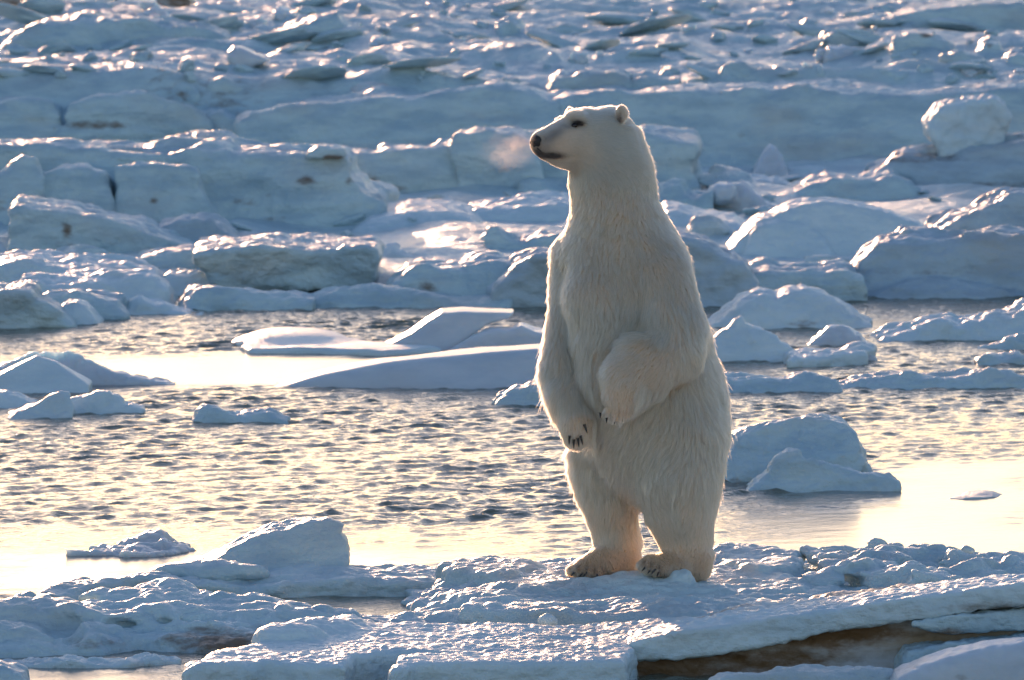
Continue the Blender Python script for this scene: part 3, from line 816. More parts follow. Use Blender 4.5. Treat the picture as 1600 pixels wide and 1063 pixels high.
shore("ice_chunk", "ragged sunlit ice chunk left of the bear's shoulder", "ice chunk", [
    ('B', 400, LOWZ, 0.8, [(750, 398), (756, 376), (764, 362), (774, 358), (790, 371), (812, 375), (840, 370), (880, 370)], dict(k=0.06, fs=0.6))], noise=((0.04, 4, (1, 1, 1)), (0.02, 9, (1, 1, 1))))
shore("snow_drift", "wind smoothed snow mound in the hollow below the second ledge", "snow drift", [
    ('B', 368, LOWZ, 2.2, [(545, 360), (580, 335), (640, 324), (700, 325), (735, 335), (770, 362)], dict(k=0.18, fs=2.0))], noise=SN, mat=M_SNOW, h=0.024)
shore("snow_drift", "rippled snow drift behind the ragged sunlit chunk", "snow drift", [
    ('B', 352, LOWZ, 1.8, [(690, 350), (740, 328), (790, 318), (830, 312), (880, 312), (940, 340)], dict(k=0.16, fs=1.6))], noise=RN, mat=M_SNOW, h=0.024)
shore("snow_drift", "white snow drift low against the bear's elbow side, below the knobbly chunk", "snow drift", [
    ('B', 372, LOWZ, 2.0, [(1020, 368), (1040, 325), (1060, 326), (1100, 338), (1150, 345), (1190, 368)], dict(k=0.16, fs=1.8))], noise=SN, mat=M_SNOW, h=0.024)

# ---- ledges of the pack
shore("ice_ledge", "long flat topped ice ledge with a stained face and a crumbled corner", "ice ledge", [
    ('B', 362, LOWZ, 2.4, [(-90, 350), (-90, 246), (0, 243), (60, 238), (110, 240), (170, 241), (240, 237), (300, 236), (352, 236), (362, 243), (420, 244), (490, 243), (535, 246), (550, 256), (544, 272), (552, 286), (570, 300), (590, 308), (606, 318), (612, 340), (612, 360)], dict(k=0.10, fs=0.45, bs=0.0, m=0.15, wob=.05))],
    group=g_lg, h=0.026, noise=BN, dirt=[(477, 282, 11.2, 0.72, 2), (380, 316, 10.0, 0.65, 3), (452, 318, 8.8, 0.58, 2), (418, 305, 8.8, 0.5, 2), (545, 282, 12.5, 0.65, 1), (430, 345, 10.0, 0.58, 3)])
shore("ice_block", "pale grey block face jutting from the long ledge", "ice block", [
    ('B', 369, LOWZ, 1.0, [(180, 360), (184, 262), (220, 256), (296, 257), (310, 266), (312, 285), (322, 308), (335, 330), (350, 360)], dict(k=0.06, fs=0.2))], group=g_lg, h=0.022, noise=((0.035, 1.8, (1, 1, 1.5)), (0.015, 6, (1, 1, 1.5))), dirt=[(240, 313, 7.5, 0.72, 1.4), (208, 298, 5.0, 0.58, 1)])
shore("ice_boulder", "big rounded ice boulder at the frame border with a bright rim", "ice boulder", [
    ('B', 374, LOWZ, 0.9, [(-60, 340), (-40, 268), (5, 262), (14, 250), (36, 244), (54, 250), (64, 270), (72, 290), (70, 310), (60, 345)], dict(k=0.16, fs=0.3))], h=0.02, noise=((0.05, 2.5, (1, 1, 1)), (0.025, 6, (1, 1, 1))), dirt=[(58, 316, 7.5, 0.72, 1.5), (5, 320, 17.5, 0.58, 1)])
shore("ice_boulder", "squat rounded ice boulder between the bright rimmed boulder and the pale face", "ice boulder", [
    ('B', 371, LOWZ, 0.9, [(54, 340), (62, 275), (90, 263), (135, 262), (158, 272), (172, 290), (182, 340)], dict(k=0.16, fs=0.3))], h=0.02, noise=((0.05, 2.5, (1, 1, 1)), (0.025, 6, (1, 1, 1))))
shore("tilted_ice_block", "brown stained tilted ice block with a snowy upper side", "ice block", [
    ('B', 402, LOWZ, 1.5, [(12, 396), (14, 330), (26, 320), (60, 323), (110, 332), (160, 345), (210, 356), (245, 372), (290, 388), (320, 398)], dict(k=0.06, fs=0.1, bs=-0.3, m=0.0))], noise=((0.03, 2, (1, 1, 1.5)), (0.02, 6, (1, 1, 1.5))), h=0.02,
    dirt=[(104, 358, 16.2, 0.94, .7), (110, 385, 20.0, 0.58, 1.6), (40, 345, 17.5, 0.36, 1.6), (180, 378, 16.2, 0.4, 3)])
shore("tilted_ice_block", "grey faced ice slab between the brown stained block and the tabular block", "ice slab", [
    ('B', 392, LOWZ, 1.2, [(205, 388), (225, 366), (255, 350), (290, 341), (330, 342), (352, 356), (368, 372), (372, 388)], dict(k=0.06, fs=0.3))], mat=M_GREY, strata=.4, h=0.02)
shore("ice_boulder", "dark ice lump clipped by the frame border above the flat bench", "ice boulder", [
    ('B', 415, LOWZ, 0.6, [(-60, 410), (-30, 378), (-6, 380), (8, 394), (14, 412)], dict(k=0.12, fs=0.3))], mat=M_GREY, h=0.02)
shore("ice_ledge", "lower ice ledge running behind the bear's throat with a shaded hollow", "ice ledge", [
    ('B', 308, LOWZ, 2.0, [(528, 306), (535, 252), (560, 246), (620, 243), (668, 236), (702, 228), (730, 220), (790, 218), (900, 216), (1010, 214), (1080, 230), (1100, 304)], dict(k=0.10, fs=0.25, bs=0.0, m=0.1, wob=.05))], group=g_lg, h=0.026, noise=BN, dirt=[(572, 285, 18.8, 0.86, 1.6), (620, 296, 12.5, 0.58, 4), (760, 262, 12.5, 0.32, 3)])  # strongest spot paints dirt and shade into the hollow
shore("ice_block", "square shouldered ice block on the lower ledge, behind the bear's breath", "ice block", [
    ('B', 268, 0.3, 0.9, [(708, 266), (708, 240), (706, 230), (712, 210), (740, 207), (800, 206), (820, 212), (838, 228), (850, 266)], dict(k=0.05, fs=0.1, m=0.1, Y=gz(800, 308, LOWZ)[1] - 0.12))], group=g_lg, h=0.022, noise=((0.03, 2.2, (1, 1, 1.5)), (0.018, 7, (1, 1, 1.5))), dirt=[(770, 245, 6.2, 0.36, 5)])
shore("ice_cake", "flat ice cake with a brown underside resting on the long ledge", "ice cake", [
    ('B', 250, 0.68, 0.5, [(480, 245), (483, 236), (500, 229), (522, 229), (538, 234), (540, 242), (530, 249), (504, 248)], dict(closed=1, k=0.05, fs=0.0, m=0.3, Y=gz(500, 362, LOWZ)[1] + 0.12))], h=0.014, noise=((0.015, 5, (1, 1, 1)),), dirt=[(522, 247, 7, 1.3, 3)])
shore("ice_cake", "small tan disc of ice resting on the back of the long ledge", "ice cake", [
    ('B', 233, 0.68, 0.3, [(100, 228), (102, 220), (118, 219), (132, 223), (134, 231), (118, 234), (104, 233)], dict(closed=1, k=0.04, fs=0.0, m=0.3, Y=gz(500, 362, LOWZ)[1] + 1.9))], h=0.012, noise=((0.01, 6, (1, 1, 1)),), mat=M_GREY, dirt=[(118, 227, 10.0, 0.5, 3)])
shore("ice_ledge", "upper ice ledge of the far pack left of the bear's head", "ice ledge", [
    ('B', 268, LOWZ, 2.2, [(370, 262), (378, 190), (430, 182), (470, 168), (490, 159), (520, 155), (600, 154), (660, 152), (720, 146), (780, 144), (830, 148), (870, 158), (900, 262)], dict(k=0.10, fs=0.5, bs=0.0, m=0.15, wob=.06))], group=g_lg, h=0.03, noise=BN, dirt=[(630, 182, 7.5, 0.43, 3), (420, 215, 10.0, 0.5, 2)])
shore("ice_ledge", "broad smooth ice wall spanning behind the bear's head to the frame edge", "ice ledge", [
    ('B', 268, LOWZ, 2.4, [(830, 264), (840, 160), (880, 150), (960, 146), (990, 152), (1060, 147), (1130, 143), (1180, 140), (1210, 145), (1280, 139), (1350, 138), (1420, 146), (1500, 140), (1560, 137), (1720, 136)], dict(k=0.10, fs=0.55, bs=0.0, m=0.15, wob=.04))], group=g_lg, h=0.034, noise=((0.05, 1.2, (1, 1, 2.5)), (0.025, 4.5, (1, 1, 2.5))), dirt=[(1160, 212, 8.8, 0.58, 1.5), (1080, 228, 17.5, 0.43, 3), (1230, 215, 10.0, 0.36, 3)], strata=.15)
shore("ice_mound", "broad ice mound with a dark undercut line in the far pack", "ice mound", [
    ('B', 262, LOWZ, 1.8, [(60, 258), (95, 205), (104, 182), (112, 165), (140, 160), (190, 155), (228, 150), (236, 150), (246, 160), (300, 172), (330, 190), (350, 255)], dict(k=0.08, fs=0.4, wob=.05))], group=g_lg, h=0.028, noise=BN, dirt=[(150, 196, 8.8, 0.86, 8)])  # wide dark strip is the undercut's shade, painted on
shore("ice_mound", "low snowy bank at the frame border above the bright rimmed boulder", "ice mound", [
    ('B', 262, LOWZ, 2.0, [(-80, 255), (-60, 170), (0, 158), (50, 156), (90, 165), (110, 190), (130, 255)], dict(k=0.12, fs=0.5, wob=.05))], group=g_lg, h=0.03, noise=BN, dirt=[(84, 200, 7.5, 0.5, .5)])
shore("ice_mound", "ragged pale ice mound above the flat ice cake", "ice mound", [
    ('B', 262, LOWZ, 1.4, [(215, 258), (232, 222), (245, 205), (262, 194), (300, 186), (330, 176), (350, 175), (366, 182), (382, 200), (400, 224), (430, 258)], dict(k=0.08, fs=0.5))], group=g_lg, h=0.026, noise=((0.05, 2, (1, 1, 1.5)), (0.03, 6, (1, 1, 1.5))), dirt=[(238, 221, 6.2, 0.72, 1), (415, 212, 7.5, 0.5, 1)])

# ---- chunks lying on the far pack
def fz(px, py):
    """point of the pack surface under a photo pixel"""
    d = ray(px, py)
    t = np.arange(78.0, 128.0, 0.08)
    X, Y, Z = d[0] * t, CY + d[1] * t, CZ + d[2] * t
    hh = field_h(X[:, None], Y[:, None])[:, 0]
    i = int(np.argmax(Z < hh))
    return X[i], Y[i], hh[i]

def chunk(name, label, cat, P, base, T=0.7, **kw):
    mx = sum(p[0] for p in P) / len(P)
    x, Y, z = fz(mx, base)
    op = dict(Y=Y, m=0.1, k=kw.pop('k', 0.12), fs=kw.pop('fs', 0.3), sink=0.35)
    if kw.pop('closed', 0):
        op['closed'] = 1
    a = dict(h=0.028, noise=((0.05, 2.5, (1, 1, 1)), (0.025, 7, (1, 1, 1))), fine=((0.010, 8.0),), mat=M_FAR, group="ice chunks on the far pack")
    a.update(kw)
    return ice(name, label, cat, [('B', base, z, T, P, op)], **a)

chunk("ice_chunk", "cream coloured teardrop shaped ice chunk lying on the glittering pack", "ice chunk", [(366, 110), (356, 98), (354, 84), (362, 75), (378, 75), (395, 84), (415, 91), (420, 96), (405, 102), (388, 107), (374, 112)], 110, closed=1, k=0.14, mat=M_THIN, noise=SN, h=0.02)
chunk("ice_boulder", "brown sided ice boulder in the snow above the broad mound", "ice boulder", [(246, 166), (252, 148), (268, 138), (290, 133), (308, 140), (318, 158), (322, 168)], 168, dirt=[(282, 152, 17.5, 0.72, 1.6)])
chunk("ice_boulder", "dusky ice boulder with a stained underside beside the brown sided one", "ice boulder", [(318, 152), (330, 132), (352, 124), (380, 132), (400, 146), (412, 156)], 156, dirt=[(368, 146, 10.0, 0.65, 2.2)])
chunk("ice_boulder", "small capped ice boulder at the top of the snowy bank", "ice boulder", [(104, 158), (112, 148), (124, 144), (132, 152), (128, 160)], 160, dirt=[(116, 156, 5.0, 0.65, 2)])
chunk("ice_chunk", "flat ice chunk with a lit rim above the upper ledge", "ice chunk", [(640, 140), (644, 126), (660, 119), (690, 119), (712, 126), (722, 138)], 139)
chunk("ice_chunk", "pale long ice chunk left of the lit rimmed flat chunk", "ice chunk", [(535, 142), (545, 134), (580, 131), (620, 134), (634, 142)], 142, mat=M_THIN)
chunk("ice_block", "row of fused ice blocks standing just behind the bear's head", "ice block", [(855, 148), (858, 124), (872, 117), (892, 121), (905, 116), (950, 115), (978, 118), (986, 132), (988, 150)], 148, k=.08)
chunk("ice_block", "knobby ice block between the fused row and the square edged block", "ice block", [(984, 150), (990, 126), (1010, 121), (1040, 125), (1066, 122), (1070, 150)], 150, k=.1)
chunk("ice_block", "square edged ice block on the brink of the smooth wall", "ice block", [(1068, 152), (1073, 127), (1090, 124), (1140, 125), (1160, 127), (1168, 140), (1170, 152)], 151, k=.05)
chunk("ice_lump", "tiny dark sided ice lump above the fused blocks", "ice lump", [(1034, 120), (1038, 108), (1050, 105), (1056, 118)], 120, h=.02)
chunk("ice_lump", "low wide ice lump above the square edged block", "ice lump", [(1124, 122), (1130, 108), (1160, 103), (1185, 106), (1192, 120)], 121)
chunk("ice_lump", "small dome of ice right of the low wide lump", "ice lump", [(1204, 118), (1210, 105), (1226, 102), (1232, 115)], 117, h=.02)
chunk("ice_lump", "rounded ice knob beside the small dome", "ice lump", [(1248, 120), (1252, 106), (1268, 102), (1282, 108), (1286, 120)], 120, h=.02)
chunk("ice_lump", "curled upright ice knob with a pale rim high on the pack", "ice lump", [(1254, 52), (1253, 36), (1262, 29), (1272, 34), (1276, 46), (1285, 52)], 51, h=.02)
chunk("ice_boulder", "oval ice boulder below the curled upright knob", "ice boulder", [(1285, 72), (1292, 54), (1315, 47), (1338, 52), (1348, 66), (1350, 72)], 71)
chunk("ice_boulder", "tan faced ice boulder under the oval boulder", "ice boulder", [(1290, 90), (1296, 75), (1320, 70), (1352, 78), (1362, 88)], 90, mat=M_THIN)
chunk("ice_block", "long pale ice block with dark debris on top", "ice block", [(1394, 78), (1400, 60), (1420, 54), (1440, 56), (1462, 54), (1484, 62), (1492, 78)], 77, dirt=[(1450, 54, 6.2, 0.86, 3)])
chunk("ice_boulder", "brown faced round ice boulder with a bright halo rim near the frame edge", "ice boulder", [(1530, 80), (1536, 66), (1550, 60), (1564, 66), (1568, 80)], 80, dirt=[(1545, 72, 10.0, 0.72, 1)], h=.02)
chunk("ice_block", "low rectangular ice block with a dark end near the frame edge", "ice block", [(1470, 106), (1474, 90), (1500, 86), (1525, 87), (1540, 98), (1546, 106)], 106, dirt=[(1476, 98, 7.5, 0.65, .8)])
chunk("ice_block", "upright ice block clipped by the frame edge", "ice block", [(1570, 108), (1572, 88), (1590, 82), (1650, 82), (1650, 108)], 106)
chunk("ice_chunk", "tall smooth ice hump high on the pack above the bear's ears", "ice chunk", [(770, 54), (776, 36), (795, 28), (815, 32), (824, 54)], 53, mat=M_FAR)
chunk("ice_boulder", "brown earthy boulder poking from the snow at the upper frame border", "boulder", [(246, 12), (252, -4), (270, -10), (295, -4), (302, 10)], 11, mat=M_MUD, dirt=[(275, 2, 37.5, 0.72, 2)])
chunk("ice_boulder", "dark earthy boulder in the upper corner of the pack", "boulder", [(-30, 16), (-10, -2), (20, -6), (50, 2), (62, 14)], 15, mat=M_MUD, dirt=[(15, 5, 37.5, 0.65, 3)])
chunk("ice_mound", "wide pale ice mound with a lit crest in the upper corner", "ice mound", [(0, 78), (30, 55), (70, 36), (130, 28), (150, 34), (200, 30), (260, 38), (330, 48), (350, 60)], 66, T=1.4)
chunk("ice_lump", "pinkish lit ice knob on the crest of the wide pale mound", "ice lump", [(216, 38), (222, 24), (238, 20), (256, 26), (275, 38)], 38, mat=M_THIN)
chunk("ice_ridge", "sloping snow ridge running up towards the upper frame border", "ice ridge", [(400, 64), (450, 46), (500, 28), (525, 20), (530, 30), (560, 50), (590, 62)], 60, T=1.2)
chunk("ice_mound", "broad smooth snow swell below the upper frame border right of the curled knob", "ice mound", [(1345, 52), (1380, 30), (1430, 16), (1500, 8), (1560, 4), (1660, 6)], 46, T=1.6, noise=SN)

# ---- countless-looking but countable small lumps: copies of a few shapes
def lump_mesh(i):
    r = np.random.RandomState(40 + i)
    ax = np.array([1.0, 0.8 + 0.5 * r.rand(), 0.55 + 0.4 * r.rand()])
    n = 30
    g = np.linspace(-1.7, 1.7, n).astype(f32)
    h = g[1] - g[0]
    X, Y, Z = np.meshgrid(g, g, g, indexing='ij')
    d = np.sqrt((X / ax[0]) ** 2 + (Y / ax[1]) ** 2 + (Z / ax[2]) ** 2) - 1
    for q in range(9):
        v = r.normal(size=3)
        v /= np.linalg.norm(v)
        d = smax(d, X * v[0] + Y * v[1] + Z * v[2] - np.linalg.norm(v * ax) * (0.45 + .4 * r.rand()), 0.06)
    d = d + 0.16 * perlin(X * 1.1 + i * 9, Y * 1.1, Z * 1.4) + 0.12 * perlin(X * 2.6 + i * 5, Y * 2.6, Z * 2.8)
    V, Q = surface_nets(d.astype(f32), (g[0],) * 3, h)
    me = make_mesh("ice_lump", V, Q)
    add_attr(me, "dirt", np.full(len(V), 0.75 if i == 6 else 0.0) * sstep(0.1, 0.5, perlin(V[:, 0], V[:, 1], V[:, 2])))
    me.materials.append(M_THIN if i in (2, 5) else M_FAR)
    return me

lumps = [lump_mesh(i) for i in range(8)]
rr = random.Random(8)
made = 0
while made < 120:
    px = rr.uniform(-20, 1620)
    py = 138 * rr.random() ** 0.9 - 4
    if py > 118 and 820 < px < 1020:
        continue
    x, Y, z = fz(px, py)
    s = rr.choice((0.03, 0.04, 0.05, 0.06, 0.08, 0.10, 0.14)) * rr.uniform(0.8, 1.2) * (1.3 if py < 40 else 1)
    o = bpy.data.objects.new("ice_lump", lumps[rr.randrange(8)])
    COL.objects.link(o)
    o.location = (x, Y, z + 0.15 * s)
    o.rotation_euler = (rr.uniform(-.3, .3), rr.uniform(-.3, .3), rr.uniform(0, 6.28))
    o.scale = (s * rr.uniform(0.9, 1.6), s, s * rr.uniform(0.7, 1.1))
    o["label"] = "small snow lump strewn among others over the glittering far pack"
    o["category"] = "ice lump"
    o["group"] = "small snow lumps strewn over the far pack"
    made += 1

made = 0
while made < 70:
    px = rr.uniform(-20, 1620)
    py = rr.uniform(268, 440)
    if 840 < px < 1090:
        continue
    d = ray(px, py)
    t = np.arange(58.0, 84.0, 0.08)
    hh = field_h((d[0] * t)[:, None], (CY + d[1] * t)[:, None])[:, 0]
    i = int(np.argmax(CZ + d[2] * t < hh))
    x, Y, z = d[0] * t[i], CY + d[1] * t[i], hh[i]
    if Y < 25.5:
        continue
    s = rr.choice((0.05, 0.06, 0.08, 0.10, 0.14, 0.2)) * rr.uniform(0.8, 1.2)
    o = bpy.data.objects.new("ice_chunk", lumps[rr.choice((0, 1, 3, 4, 7))])
    COL.objects.link(o)
    o.location = (x, Y, z + 0.1 * s)
    o.rotation_euler = (rr.uniform(-.4, .4), rr.uniform(-.4, .4), rr.uniform(0, 6.28))
    o.scale = (s * rr.uniform(1.0, 1.8), s * rr.uniform(1, 1.4), s * rr.uniform(0.5, 0.9))
    o["label"] = "small broken ice chunk in the rubble below the far ledges"
    o["category"] = "ice chunk"
    o["group"] = "broken ice rubble below the far ledges"
    made += 1

made = 0
while made < 60:
    px = rr.uniform(-20, 1620)
    py = 130 * rr.random() - 4
    if py > 112 and 820 < px < 1020:
        continue
    x, Y, z = fz(px, py)
    s = rr.uniform(0.12, 0.34) * (0.7 if py > 70 else 1)
    o = bpy.data.objects.new("ice_fragment", lumps[rr.choice((0, 1, 3, 4, 7))])
    COL.objects.link(o)
    o.location = (x, Y, z + 0.05 * s)
    o.rotation_euler = (rr.uniform(-.5, .25), rr.uniform(-.35, .35), rr.uniform(-.6, .6))
    o.scale = (s * rr.uniform(1.1, 2.2), s, s * rr.uniform(0.28, 0.5))
    o["label"] = "flat tilted ice fragment half sunk in the snow of the far pack"
    o["category"] = "ice fragment"
    o["group"] = "tilted ice fragments half sunk in the far pack"
    made += 1
# ------------------------------------------------------------------ the polar bear
YB = gz(1000, 903, 0.15)[1]
PXM = F / (YB - CY)               # photo pixels per metre at the bear


def bp(px, py, dy=0.0):
    return np.array(pY(px, py, YB + dy))


def cone(P, a, ra, b, rb, sc=(1, 1, 1)):
    """tapered limb between two points, radii in photo pixels"""
    a, b = bp(*a), bp(*b)
    ra, rb = ra / PXM, rb / PXM
    s = np.array(sc, f32)
    A, B = a / s, b / s
    ba = (B - A).astype(f32)
    q = [P[i] / s[i] - A[i] for i in range(3)]
    den = max(float(ba @ ba), 1e-9)
    t = np.clip((q[0] * ba[0] + q[1] * ba[1] + q[2] * ba[2]) / den, 0, 1)
    d = np.sqrt((q[0] - t * ba[0]) ** 2 + (q[1] - t * ba[1]) ** 2 + (q[2] - t * ba[2]) ** 2) - (ra + (rb - ra) * t)
    return d.astype(f32)


def chain(P, pts, k, sc=(1, 1, 1)):
    d = None
    for (a, b) in zip(pts[:-1], pts[1:]):
        e = cone(P, a[:3], a[3], b[:3], b[3], sc)
        d = e if d is None else smin(d, e, k)
    return d


HB = 0.011
lo = np.array([bp(815, 930)[0], YB - 0.75, bp(0, 925)[2]])
hi = np.array([bp(1165, 0)[0], YB + 0.62, bp(0, 145)[2]])
nn = np.ceil((hi - lo) / HB).astype(int)
ax_ = [(lo[i] + HB * np.arange(nn[i])).astype(f32) for i in range(3)]
P = (ax_[0][:, None, None], ax_[1][None, :, None], ax_[2][None, None, :])

torso = chain(P, [(952, 262, -.02, 60), (960, 305, 0, 64), (968, 350, .02, 74), (974, 400, .03, 90), (978, 460, .04, 101), (990, 540, .05, 108), (1012, 620, .05, 114), (1024, 690, .06, 108)], .08)
torso = smin(torso, cone(P, (900, 405, .10), 34, (905, 470, .08), 42), .10)          # far shoulder
torso = smin(torso, cone(P, (1035, 425, -.14), 50, (1045, 500, -.16), 50), .10)      # near shoulder
torso = smin(torso, cone(P, (930, 470, -.14), 50, (960, 600, -.16), 66), .12)         # chest and belly front
torso = smin(torso, cone(P, (970, 640, -.12), 62, (985, 695, -.10), 50), .10)
far_leg = chain(P, [(965, 690, .10, 72), (946, 735, .10, 56), (940, 780, .08, 45), (956, 845, .08, 34), (968, 872, .06, 32)], .06)
far_foot = chain(P, [(972, 880, .06, 27), (940, 882, -.02, 24), (914, 889, -.08, 17)], .04)
far_foot = smin(far_foot, cone(P, (945, 890, .05), 18, (916, 891, .01), 14), .04)
near_leg = chain(P, [(1050, 680, -.08, 84), (1058, 740, -.12, 72), (1065, 790, -.13, 55), (1077, 845, -.12, 39), (1079, 880, -.10, 32)], .06)
near_foot = chain(P, [(1078, 885, -.10, 28), (1050, 886, -.20, 23), (1018, 883, -.28, 16)], .04)
near_foot = smin(near_foot, cone(P, (1060, 890, -.24), 18, (1034, 889, -.30), 13), .03)
for (tx, ty, td) in ((893, 892, -.10), (903, 894, -.13), (917, 896, -.145), (932, 897, -.13)):
    far_foot = smin(far_foot, cone(P, (932, 886, -.05), 11, (tx, ty, td), 8.5), .012)
for (tx, ty, td) in ((1004, 883, -.295), (1012, 888, -.325), (1024, 891, -.345), (1038, 893, -.335)):
    near_foot = smin(near_foot, cone(P, (1040, 882, -.25), 11, (tx, ty, td), 8.5), .012)
legs = np.minimum(smin(far_leg, far_foot, .04), smin(near_leg, near_foot, .04))
body = smin(torso, legs, .055)

far_arm = chain(P, [(893, 440, .08, 42), (883, 510, .0, 38), (877, 570, -.10, 33), (884, 625, -.20, 32), (894, 660, -.27, 26), (899, 680, -.30, 19)], .05)
for (tx, ty, td) in ((884, 684, -.29), (893, 691, -.315), (904, 692, -.32), (913, 683, -.315)):
    far_arm = smin(far_arm, cone(P, (896, 660, -.28), 11, (tx, ty, td), 8), .009)
near_arm = chain(P, [(1040, 440, -.20, 50), (1052, 500, -.27, 46), (1050, 545, -.31, 45)], .05)
near_fore = chain(P, [(1050, 540, -.31, 45), (1012, 572, -.39, 42), (977, 600, -.44, 36), (962, 626, -.46, 25), (960, 641, -.45, 18)], .04)
near_fore = smin(near_fore, cone(P, (990, 556, -.41), 31, (966, 580, -.45), 27), .03)
for (tx, ty, td) in ((940, 645, -.48), (950, 653, -.50), (962, 655, -.50), (974, 648, -.485)):
    near_fore = smin(near_fore, cone(P, (960, 618, -.46), 11, (tx, ty, td), 8), .007)
near_arm = smin(near_arm, near_fore, .03)
body = smin(body, far_arm, .03)
body = smin(body, near_arm, .028)

# head, turned towards the left and a little to the viewer
skull = cone(P, (940, 217, .0), 47, (918, 211, -.05), 38)
skull = smin(skull, cone(P, (950, 225, .0), 50, (950, 250, .0), 52), .05)
face = cone(P, (908, 220, -.07), 41, (878, 226, -.145), 30)
muzz = cone(P, (884, 219, -.13), 33, (850, 224, -.20), 21)
muzz = smin(muzz, cone(P, (887, 243, -.125), 20, (852, 240, -.19), 9.5), .02)          # lower jaw
muzz = smin(muzz, cone(P, (850, 222, -.20), 16, (840, 222, -.225), 11), .02)
brow = cone(P, (902, 186, -.145), 12, (895, 184, -.15), 10)
brow_f = cone(P, (869, 191, -.04), 4, (876, 188, -.02), 6)
head = smin(smin(skull, face, .05), muzz, .035)
head = smin(smin(head, brow, .03), brow_f, .025)
cheek = cone(P, (930, 240, -.10), 30, (950, 250, -.08), 32)
head = smin(head, cheek, .06)
body = smin(body, head, .05)


def ear(px, py, dy, r, fx, fy):
    """rounded ear: a thick disc with a hollow front"""
    c = bp(px, py, dy)
    q = [P[i] - c[i] for i in range(3)]
    fn = np.array([fx, fy, .0])
    fn = fn / np.linalg.norm(fn)
    along = q[0] * fn[0] + q[1] * fn[1]
    rad2 = q[0] ** 2 + q[1] ** 2 + q[2] ** 2 - along ** 2
    d = np.sqrt(rad2 + (along * 2.1) ** 2) - r / PXM
    hc = [q[0] - fn[0] * .028, q[1] - fn[1] * .028, q[2]]
    hol = np.sqrt(hc[0] ** 2 + hc[1] ** 2 + hc[2] ** 2) - r * .72 / PXM
    return smax(d, -hol, .008)


body = smin(body, ear(971, 178, -.125, 13.5, -.75, -.66), .014)
body = smin(body, ear(890, 178, .09, 10.5, -.85, -.5), .012)
BV, BQ = surface_nets(body, lo, HB)
BV = smooth_mesh(BV, BQ, 2)
# fit the breadth of the trunk, height by height, to the measured outline (fur thickness taken off)
RT = [(199, 998), (227, 1013), (255, 1023), (278, 1027), (298, 1029), (314, 1033), (338, 1045), (361, 1061), (381, 1073), (401, 1081), (425, 1085), (452, 1092), (480, 1100), (504, 1106), (527, 1112), (555, 1120), (567, 1126), (607, 1138), (646, 1142), (678, 1142), (710, 1135), (737, 1130), (773, 1126), (808, 1120), (836, 1118), (864, 1116), (899, 1111)]
LT = [(270, 885), (298, 888), (318, 890), (334, 889), (357, 883), (377, 866), (393, 859), (425, 857), (456, 855), (488, 854), (515, 850), (544, 848), (583, 842), (611, 849), (642, 859), (678, 871), (698, 880), (710, 889), (741, 891), (773, 899), (808, 909), (840, 919), (856, 926), (872, 907), (887, 889), (903, 888)]
rows = np.arange(200, 872, 6.0)
FURT = 6.0
mpx = 800 + BV[:, 0] * F / (BV[:, 1] - CY)
mpy = -391 + (CZ - BV[:, 2]) * F / (BV[:, 1] - CY)
lf, rf = [], []
for y in rows:
    q = mpx[np.abs(mpy - y) < 4]
    lf.append(q.min())
    rf.append(q.max())
lf, rf = np.array(lf), np.array(rf)
lt = np.interp(rows, *zip(*LT)) + FURT
rt = np.interp(rows, *zip(*RT)) - FURT
top = rows < 285                                       # head: only the nape side moves
lt = np.where(top, lf, lt)
mid = 0.5 * (lt + rt)
A_ = (rt - lt) / (rf - lf)
B_ = rt - A_ * rf
ker = np.hanning(7)
ker /= ker.sum()
A_ = np.convolve(np.pad(A_, 3, 'edge'), ker, 'valid')
B_ = np.convolve(np.pad(B_, 3, 'edge'), ker, 'valid')
print("FIT", [(int(r), round(float(l1), 0), round(float(l2), 0), round(float(r1_), 0), round(float(r2_), 0)) for r, l1, l2, r1_, r2_ in zip(rows[::4], lf[::4], lt[::4], rf[::4], rt[::4])])
wf = sstep(255, 285, mpy) * (1 - sstep(850, 872, mpy))
npx = np.interp(mpy, rows, A_) * mpx + np.interp(mpy, rows, B_)
# nape above the shoulders
nape = sstep(255, 285, mpy)
rsh = np.interp(mpy, rows, rt - rf)
wn_ = sstep(955, 1010, mpx) * (1 - nape) * sstep(200, 225, mpy)
BV[:, 0] += ((npx - mpx) * wf + rsh * wn_) * (YB - CY) / F
# loose skin folded round the neck
fold = np.exp(-((mpx - 965) / 45) ** 2 - ((mpy - 340) / 38) ** 2)
nn_ = vnormals(BV, BQ)
BV = BV + nn_ * (0.015 * fold * perlin(BV[:, 0] * 7, BV[:, 1] * 5, BV[:, 2] * 26 + BV[:, 0] * 14))[:, None]
BV = BV + nn_ * (0.010 * sstep(290, 340, mpy) * (1 - sstep(840, 870, mpy)) * fbm(BV[:, 0] * 4, BV[:, 1] * 4, BV[:, 2] * 2.6, 2))[:, None]
BV = BV.astype(f32)
BN_ = vnormals(BV, BQ)
bc = np.array([bp(1000, 903)[0], YB, 0.15])

M_SKIN, nt, out = new_mat("bear_underfur")
b_ = N(nt, "ShaderNodeBsdfPrincipled", Roughness=0.9)
at = N(nt, "ShaderNodeAttribute", attribute_name="tint")
nt.links.new(at.outputs['Color'], b_.inputs['Base Color'])
nt.links.new(b_.outputs[0], out.inputs['Surface'])
M_DARK = plain("dark_nose_leather", (0.018, 0.013, 0.011, 1), 0.42, scale=160)
M_CLAW = plain("dark_claw_horn", (0.03, 0.022, 0.018, 1), 0.35)
M_EYE = plain("dark_brown_eye", (0.022, 0.010, 0.006, 1), 0.08, bump=0.0)
bear = obj("polar_bear", make_mesh("polar_bear", BV - bc, BQ), M_SKIN, None,
           "cream furred polar bear standing upright on its hind legs, forepaws hanging, looking sideways", "polar bear")
bear.location = bc


